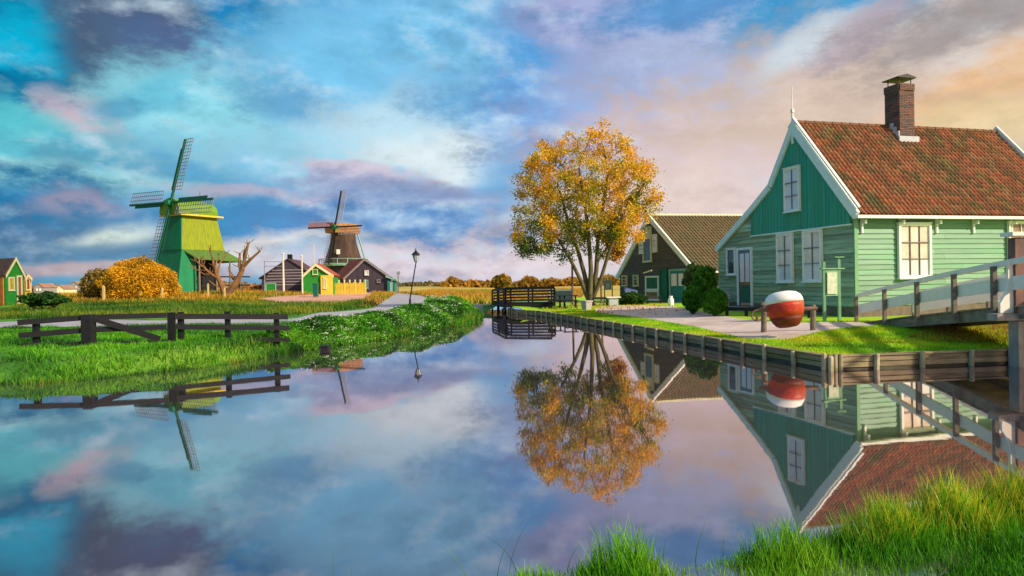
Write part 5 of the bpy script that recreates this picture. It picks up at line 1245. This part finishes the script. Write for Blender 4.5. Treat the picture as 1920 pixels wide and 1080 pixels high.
# dead pollard beside the mill
def dead():
    D = 70.
    def ch(B, pts, r0, r1): 
        P = [at(x, y, D+dd) for x, y, dd in pts]; n = len(P); B.tube(P, [r0+(r1-r0)*i/(n-1) for i in range(n)], 7)
    b = hit(430, 560); t = thing('dead_tree', b, 'bare lopped tree with upright stubs right of the mill', 'tree')
    B = MB(); ch(B, [(420, 562, 0), (432, 545, 0), (445, 525, 0), (455, 505, 0), (460, 480, 0), (466, 455, 0)], .42, .10); B.build('trunk', m_dead, t)
    for pts, r0 in (([(452, 512, 0), (449, 490, .2), (450, 474, .2)], .2), ([(456, 500, 0), (470, 486, -.3), (488, 470, -.5)], .2), ([(458, 495, 0), (457, 478, .3), (458, 468, .3)], .14), ([(444, 527, 0), (432, 515, .5), (428, 500, .5)], .12), ([(462, 478, 0), (461, 465, 0), (468, 452, 0)], .08)):
        B = MB(); ch(B, pts, r0, r0*.45); B.build('branch', m_dead, t)
    for (x, y) in ((460, 470), (450, 476), (486, 472), (468, 486), (466, 458), (446, 500), (438, 518)):
        for k in range(3):
            a = random.uniform(-1.2, .9); l_ = random.uniform(7, 16); B = MB(); ch(B, [(x, y, 0), (x+l_*.5*math.sin(a)+random.uniform(-2, 2), y-l_*.5*math.cos(a), 0), (x+l_*math.sin(a), y-l_*math.cos(a), random.uniform(-.5, .5))], .05, .02); B.build('twig', m_dead, t)
    b = hit(410, 558); t = thing('dead_tree', b, 'pale bare forked tree in front of the mill canopy', 'tree')
    B = MB(); ch(B, [(424, 560, .5), (418, 540, .5), (410, 522, .5), (404, 508, .5)], .36, .18); B.build('trunk', m_dead, t)
    for pts, r0 in (([(412, 524, .5), (396, 514, .3), (380, 500, .2), (366, 488, 0)], .16), ([(405, 508, .5), (400, 490, .4), (394, 470, .3)], .15), ([(408, 512, .5), (412, 494, .8), (410, 478, .8)], .14), ([(400, 516, .4), (384, 515, .2), (368, 505, 0)], .10), ([(388, 507, .3), (378, 492, .3), (376, 480, .3)], .08), ([(418, 540, .5), (404, 536, .2), (392, 526, 0)], .1), ([(411, 495, .8), (420, 484, 1), (426, 476, 1)], .08)):
        B = MB(); ch(B, pts, r0, r0*.4); B.build('branch', m_dead, t)
    for (x, y) in ((380, 500), (396, 514), (394, 474), (410, 482), (368, 505), (378, 490), (366, 489), (424, 480), (402, 500), (386, 508)):
        for k in range(3):
            a = random.uniform(-1.4, .8); l_ = random.uniform(7, 18); B = MB(); ch(B, [(x, y, .2), (x+l_*.5*math.sin(a)+random.uniform(-2, 2), y-l_*.5*math.cos(a), .2), (x+l_*math.sin(a), y-l_*math.cos(a), random.uniform(-.5, .5))], .05, .02); B.build('twig', m_dead, t)
dead()
# fallen leaves under the big tree and on the path
tb = hit(1106, 573); q = np.column_stack([tb.x+RNG.normal(size=700)*2.6, tb.y-1.0+RNG.normal(size=700)*4.5]); q = q[~inside(q, water_poly)]
vv, ff, cc = leaf_quads(np.column_stack([q, hz(q)+.03]), .07, colors=np.tile([(.75, .38, .04)], (len(q), 1))*RNG.uniform(.5, 1.2, (len(q), 1)), up_bias=3.0); tag(np_mesh('fallen_leaves', vv, ff, 4, m_leaf, cc), 'orange fallen leaves on lawn and path under the big tree', 'leaves', kind='stuff')

# grass blades as real geometry
def blades(P, h, w, lean, cols, tipcol=None, seg=2, tipfrac=None, name='grass', label='', m=None, hor=None):
    n = len(P); az_ = RNG.uniform(0, 2*math.pi, n); side = np.column_stack([np.cos(az_), np.sin(az_), np.zeros(n)])
    la = RNG.uniform(0, 2*math.pi, n); ld_ = np.column_stack([np.cos(la), np.sin(la), np.zeros(n)])*(lean*h)[:, None]*RNG.uniform(.3, 1, (n, 1))
    rows = []; C = []
    for k in range(seg+1):
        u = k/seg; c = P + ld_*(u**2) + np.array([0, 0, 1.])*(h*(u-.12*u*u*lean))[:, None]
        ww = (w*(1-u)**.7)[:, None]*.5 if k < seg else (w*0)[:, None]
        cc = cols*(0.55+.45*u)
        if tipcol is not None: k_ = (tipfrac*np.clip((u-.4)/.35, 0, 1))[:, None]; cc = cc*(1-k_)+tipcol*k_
        if k < seg: rows += [c-side*ww, c+side*ww]; C += [cc, cc]
        else: rows += [c]; C += [cc]
    nv = len(rows); Vv = np.stack(rows, axis=1).reshape(-1, 3); Cc_ = np.stack(C, axis=1).reshape(-1, 3)
    tri = []
    for k in range(seg-1): a = 2*k; tri += [(a, a+1, a+3), (a, a+3, a+2)]
    a = 2*(seg-1); tri.append((a, a+1, a+2)); tri = np.array(tri)
    F_ = (np.arange(n)[:, None, None]*nv + tri[None]).reshape(-1).astype(np.int32)
    o = np_mesh(name, Vv, F_, 3, m or m_blade, Cc_); tag(o, label, 'grass', kind='stuff'); return o
def sample(poly, n, reject=()):
    P = np.array(poly); lo, hi = P.min(0), P.max(0); out = np.zeros((0, 2))
    while len(out) < n:
        q = RNG.uniform(lo, hi, (n*2, 2)); q = q[inside(q, poly)]
        for r_ in reject: q = q[~inside(q, r_)]
        out = np.vstack([out, q])
    return out[:n]
def colmix(P, cols, sc, jit=.25):
    k = np.array([noise.noise(V((p[0]*sc, p[1]*sc, 3.3))) for p in P]) + RNG.normal(size=len(P))*.15; cols = np.array(cols)
    idx = np.clip((k+.5)*(len(cols)-1), 0, len(cols)-1.001); i0 = idx.astype(int); f_ = (idx-i0)[:, None]
    return (cols[i0]*(1-f_)+cols[i0+1]*f_)*RNG.uniform(1-jit, 1+jit, (len(P), 1))
GCOL = [(.012, .07, .004), (.045, .24, .006), (.11, .46, .008), (.20, .56, .01)]
# left bank
lb = [(-13.5, 12.3)] + [(p[0], p[1]+.02) for p in left_xy[2:9]] + [(-2.2, 25), (-3.5, 26.3), (-22, 25), (-19, 13)]
q = sample(lb, 70000, [water_poly]); q = q[seg_dist(q, left_xy) > .12]; zz = hz(q); n = len(q)
clump = np.array([noise.noise(V((p[0]*1.3, p[1]*1.3, 0))) for p in q])
sdw_ = seg_dist(q, left_xy); edge_ = np.exp(-(sdw_/.9)**2)
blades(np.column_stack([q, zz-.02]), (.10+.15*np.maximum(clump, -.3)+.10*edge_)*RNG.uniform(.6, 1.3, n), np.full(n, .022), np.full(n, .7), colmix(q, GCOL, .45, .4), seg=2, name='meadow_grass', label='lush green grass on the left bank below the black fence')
strip = pxpoly([(-60, 592), (60, 574), (705, 565), (696, 576), (600, 587), (545, 593), (-60, 600)])
q = sample(strip, 28000, [path_L, ramp_poly]); zz = hz(q); n = len(q)
blades(np.column_stack([q, zz-.02]), RNG.uniform(.15, .42, n), np.full(n, .06), np.full(n, .6), colmix(q, [(.03, .12, .008), (.07, .22, .01), (.22, .32, .015), (.35, .34, .02)], .25), seg=2, name='verge_grass', label='rough green verge between the grey path and the field')
# lawn
law = [(C0q.x+.05, C0q.y+.15), (9.75, 13.65), (14, 14.2), (14, 20), (8, 21), (4, 37), (1.6, 38), (4.4, 22.)]
q = sample(law, 70000, [path_R]); q = q[(seg_dist(q, quayL) > .08) & (seg_dist(q, quayR) > .08)]; zz = hz(q); n = len(q)
lc = colmix(q, [(.20, .58, .006), (.36, .76, .006), (.58, .82, .008), (.80, .80, .01)], .8)
blades(np.column_stack([q, zz-.01]), RNG.uniform(.03, .085, n), np.full(n, .02), np.full(n, .8), lc, seg=1, name='lawn_grass', label='short lime green lawn grass behind the quay')
wd = pxpoly([(1790, 612), (1895, 606), (1895, 632), (1760, 634), (1700, 628)], .4); q = sample(wd, 2600); zz = hz(q); n = len(q)
blades(np.column_stack([q, zz-.01]), RNG.uniform(.06, .17, n), np.full(n, .02), np.full(n, .9), colmix(q, [(.5, .34, .02), (.62, .5, .02), (.35, .2, .04), (.5, .1, .05)], 2.), seg=2, name='dry_tufts', label='yellow and rust coloured tufts on the lawn under the bridge')
# foreground
fg = [(-.7, 3.2), (-.35, 3.97), (.35, 4.12), (1.0, 4.16), (1.8, 4.36), (2.6, 4.78), (3.6, 5.1), (4.6, 5.35), (4.6, 3.0), (2, 2.6)]
q = sample(fg, 52000); n = len(q); zz = np.maximum(hz(q), -.04)
# height follows tussocks along the bank
tus = np.zeros(n)
for (cx, cy, s_, a_) in ((.62, 4.0, .22, .33), (1.65, 4.25, .28, .24), (2.5, 4.6, .35, .27), (3.0, 4.7, .35, .36), (3.6, 4.9, .4, .36), (2.2, 4.4, .3, .22), (.1, 3.95, .15, .10), (4.2, 5.0, .5, .34)):
    tus = np.maximum(tus, a_*np.exp(-((q[:, 0]-cx)**2+(q[:, 1]-cy)**2)/s_**2))
h = (.07+tus)*RNG.uniform(.45, 1.25, n)
tipf = np.clip((q[:, 0]-1.9)/.8, 0, 1)*(tus > .16)*(RNG.uniform(0, 1, n) > .45)*RNG.uniform(.5, 1, n)  # dry golden tips, with the right-hand sun glow painted into their colour
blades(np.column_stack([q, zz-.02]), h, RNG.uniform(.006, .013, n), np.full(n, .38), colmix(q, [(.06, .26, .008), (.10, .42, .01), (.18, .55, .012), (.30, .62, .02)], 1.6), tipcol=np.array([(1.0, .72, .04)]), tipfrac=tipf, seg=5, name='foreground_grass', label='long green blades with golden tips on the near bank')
# a few lone stems reaching into the picture
q = np.array([(-.93, 3.72), (-1.02, 3.78), (-2.12, 3.4), (-2.10, 3.42), (-.28, 3.9), (-.2, 4.0), (-.12, 3.98), (-.05, 4.02), (.0, 4.05), (.9, 4.2), (1.1, 4.2), (1.3, 4.3), (.3, 4.1)]); n = len(q)
blades(np.column_stack([q, np.full(n, -.03)]), np.array([.30, .36, .30, .26, .34, .42, .38, .46, .40, .3, .32, .3, .3]), np.full(n, .006), np.array([.1, .1, .2, .2]+[.9]*9), np.tile([(.14, .33, .03)], (n, 1)), seg=6, name='reed_stems', label='few thin reed stems standing in the near water')
# cow parsley bank
def parsley():
    mids = []
    line = [(p[0], p[1]) for p in left_xy[8:15]]
    dl = dens(line, .08, False); n = 52000; c = np.array(dl)[RNG.integers(0, len(dl), n)]
    u = RNG.uniform(0, 1, n); k = np.clip((c[:, 1]-14.5)/22, 0, 1)
    wdt = 1.0+2.2*k; off = RNG.uniform(0.0, 1, n)*wdt
    P2 = np.column_stack([c[:, 0]-off*.92, c[:, 1]+off*.35])
    P2 = P2[(~inside(P2, water_poly))]; n = len(P2); g = hz(P2)
    kk = np.clip((P2[:, 1]-14.5)/10, 0, 1); bump = np.array([noise.noise(V((p[0]*.9, p[1]*.45, 0))) for p in P2])
    sdl = seg_dist(P2, left_xy); kf = np.clip((P2[:, 1]-14.5)/20, 0, 1); H = (.10+.42*kf)*(1+.75*bump)*np.clip(.35+sdl/.8, 0, 1)
    z = np.maximum(g, 0)+H*RNG.uniform(0, 1, n)**.6
    P = np.column_stack([P2, z]); cols = colmix(P2, [(.02, .10, .006), (.05, .22, .008), (.09, .34, .012), (.16, .42, .02)], .9, .4)
    vv, ff, cc = leaf_quads(P, .062, colors=cols, elong=2.6, up_bias=.2); o = np_mesh('cow_parsley', vv, ff, 4, m_leaf, cc); tag(o, 'dense green cow parsley on the canal bank right of the fence', 'plants', kind='stuff')
    m = RNG.choice(n, 3200, replace=False); m = m[(kk[m] > .2)]; m = np.array([j for j in m if noise.noise(V((P2[j, 0]*.7, P2[j, 1]*.7, 5.))) > .12 + .3*RNG.uniform(-1, 1)])[:620]; F0 = np.column_stack([P2[m], np.maximum(g[m], 0)+H[m]*RNG.uniform(.85, 1.25, len(m))])
    F1_ = np.repeat(F0, 5, axis=0)+RNG.normal(size=(len(F0)*5, 3))*np.array([.035, .035, .008])
    vv, ff, cc = leaf_quads(F1_, .030, colors=np.ones((len(F1_), 3)), elong=1.1, up_bias=2.5); o = np_mesh('parsley_flowers', vv, ff, 4, m_flower); tag(o, 'small white flower heads over the cow parsley', 'flowers', kind='stuff')
parsley()
q = np.array(dens([(p[0]-.15, p[1]+.05) for p in left_xy[1:15]], .02, False)); q = q[RNG.integers(0, len(q), 15000)]+RNG.normal(size=(15000, 2))*np.array([.35, .3]); q = q[~inside(q, water_poly)]; n = len(q)
far_ = np.clip((q[:, 1]-14.5)/18, 0, 1); cl = np.array([noise.noise(V((p[0]*1.1, p[1]*.8, 9.))) for p in q])
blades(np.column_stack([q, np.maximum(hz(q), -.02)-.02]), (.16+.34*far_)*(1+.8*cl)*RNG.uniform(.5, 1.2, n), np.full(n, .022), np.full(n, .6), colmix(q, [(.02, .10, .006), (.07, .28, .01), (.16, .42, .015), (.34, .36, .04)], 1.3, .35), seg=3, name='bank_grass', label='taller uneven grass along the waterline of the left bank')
# dark small drain box at the waterline
p = onz(607, 657); t = thing('drain_box', p, 'small dark timber drain box at the waterline below the parsley', 'drain')
MB().obox(p+V((-.10, 0, -.1)), V((.20, 0, 0)), V((0, .3, 0)), Z*.19).build('box', m_dark, t)
MB().obox(p+V((-.13, -.02, .095)), V((.26, 0, 0)), V((0, .34, 0)), Z*.03).build('lid', m_dark, t)
# dry tufts on the mill side
strip2 = [(-52, 60), (-14, 58), (-6, 66), (-4, 100), (-60, 100)]
q = sample(strip2, 26000, [ramp_poly, path_L]); zz = hz(q); n = len(q)
blades(np.column_stack([q, zz-.03]), RNG.uniform(.1, .5, n), np.full(n, .14), np.full(n, .7), colmix(q, [(.22, .26, .02), (.60, .40, .03), (.80, .42, .03), (.65, .26, .04)], .15), seg=1, name='dry_grass', label='golden dry grass around the mill yard')
strip3 = [(-10, 44), (-2.3, 45), (6, 60), (14, 120), (-16, 140), (-14, 70)]
q = sample(strip3, 20000, [path_L]); zz = hz(q); n = len(q)
blades(np.column_stack([q, zz-.03]), RNG.uniform(.1, .55, n), np.full(n, .12), np.full(n, .7), colmix(q, [(.20, .36, .02), (.52, .44, .02), (.80, .46, .04), (.70, .30, .08)], .12), seg=1, name='reed_field', label='golden reeds in the field beyond the lamp')
# far tree belts
def belt(px0, px1, py, h, D, cols, n, name, label, size):
    a = at(px0, py, D); b = at(px1, py, D*1.05); u = RNG.uniform(0, 1, n); S = D/F_PX
    k = np.array([noise.noise(V((x*14, D, 0)))+.6*noise.noise(V((x*43, D, 2))) for x in u]); H = h*S*(.65+.7*k); H = np.maximum(H, .2*h*S)
    g = gz((a.x+b.x)/2, (a.y+b.y)/2)
    P = np.column_stack([a.x+(b.x-a.x)*u, a.y+(b.y-a.y)*u+RNG.normal(size=n)*D*.02, g+H*RNG.uniform(0, 1, n)**.7])
    vv, ff, cc = leaf_quads(P, size, colors=colmix(P[:, :2]*np.array([.2, .2]), cols, .3)); o = np_mesh(name, vv, ff, 4, m_leaf, cc); tag(o, label, 'trees', kind='stuff')
belt(830, 1320, 530, 19, 230, [(.22, .16, .03), (.5, .24, .02), (.6, .3, .02), (.3, .22, .04)], 9000, 'far_hedge', 'far orange hedge along the horizon left of the tree', 1.0)
belt(740, 900, 532, 9, 260, [(.10, .11, .04), (.3, .2, .05)], 2500, 'far_woods', 'low olive woods on the horizon behind the lamp', .9)
belt(-40, 500, 540, 16, 210, [(.16, .13, .06), (.35, .2, .06), (.45, .28, .1)], 9000, 'far_scrub', 'brownish scrub on the horizon behind the mill', 1.0)
bush(941, 530, 17, 15, 110, 'far_bush', 'single rounded olive and orange bush left of the footbridge', [(.14, .16, .02), (.4, .26, .02), (.55, .3, .02)], 2500, .34, rel_noise=.2)
for i, (x0, x1, yt, lab, m1) in enumerate(((62, 82, 532, 'low brown roofed far house right of the kiosk', m_far), (100, 122, 535, 'far house with pale front between field posts', m_far), (128, 150, 528, 'far house left of the olive bush', m_far))):
    D = 170+i*12; xm = (x0+x1)/2; t, Fk = gable_building('far_house', lab, 'house', (x0, yt+8), (xm, yt), (x1, yt+8), D, .1, 6, m_cream if i == 1 else m_greywall, m1)
    win_px(Fk, t, xm-4, yt+9, xm-1, yt+13, 1, 1, mg=m_dglass, fw=.15); win_px(Fk, t, xm+2, yt+9, xm+5, yt+13, 1, 1, mg=m_dglass, fw=.15)
SC.render.engine = 'CYCLES'
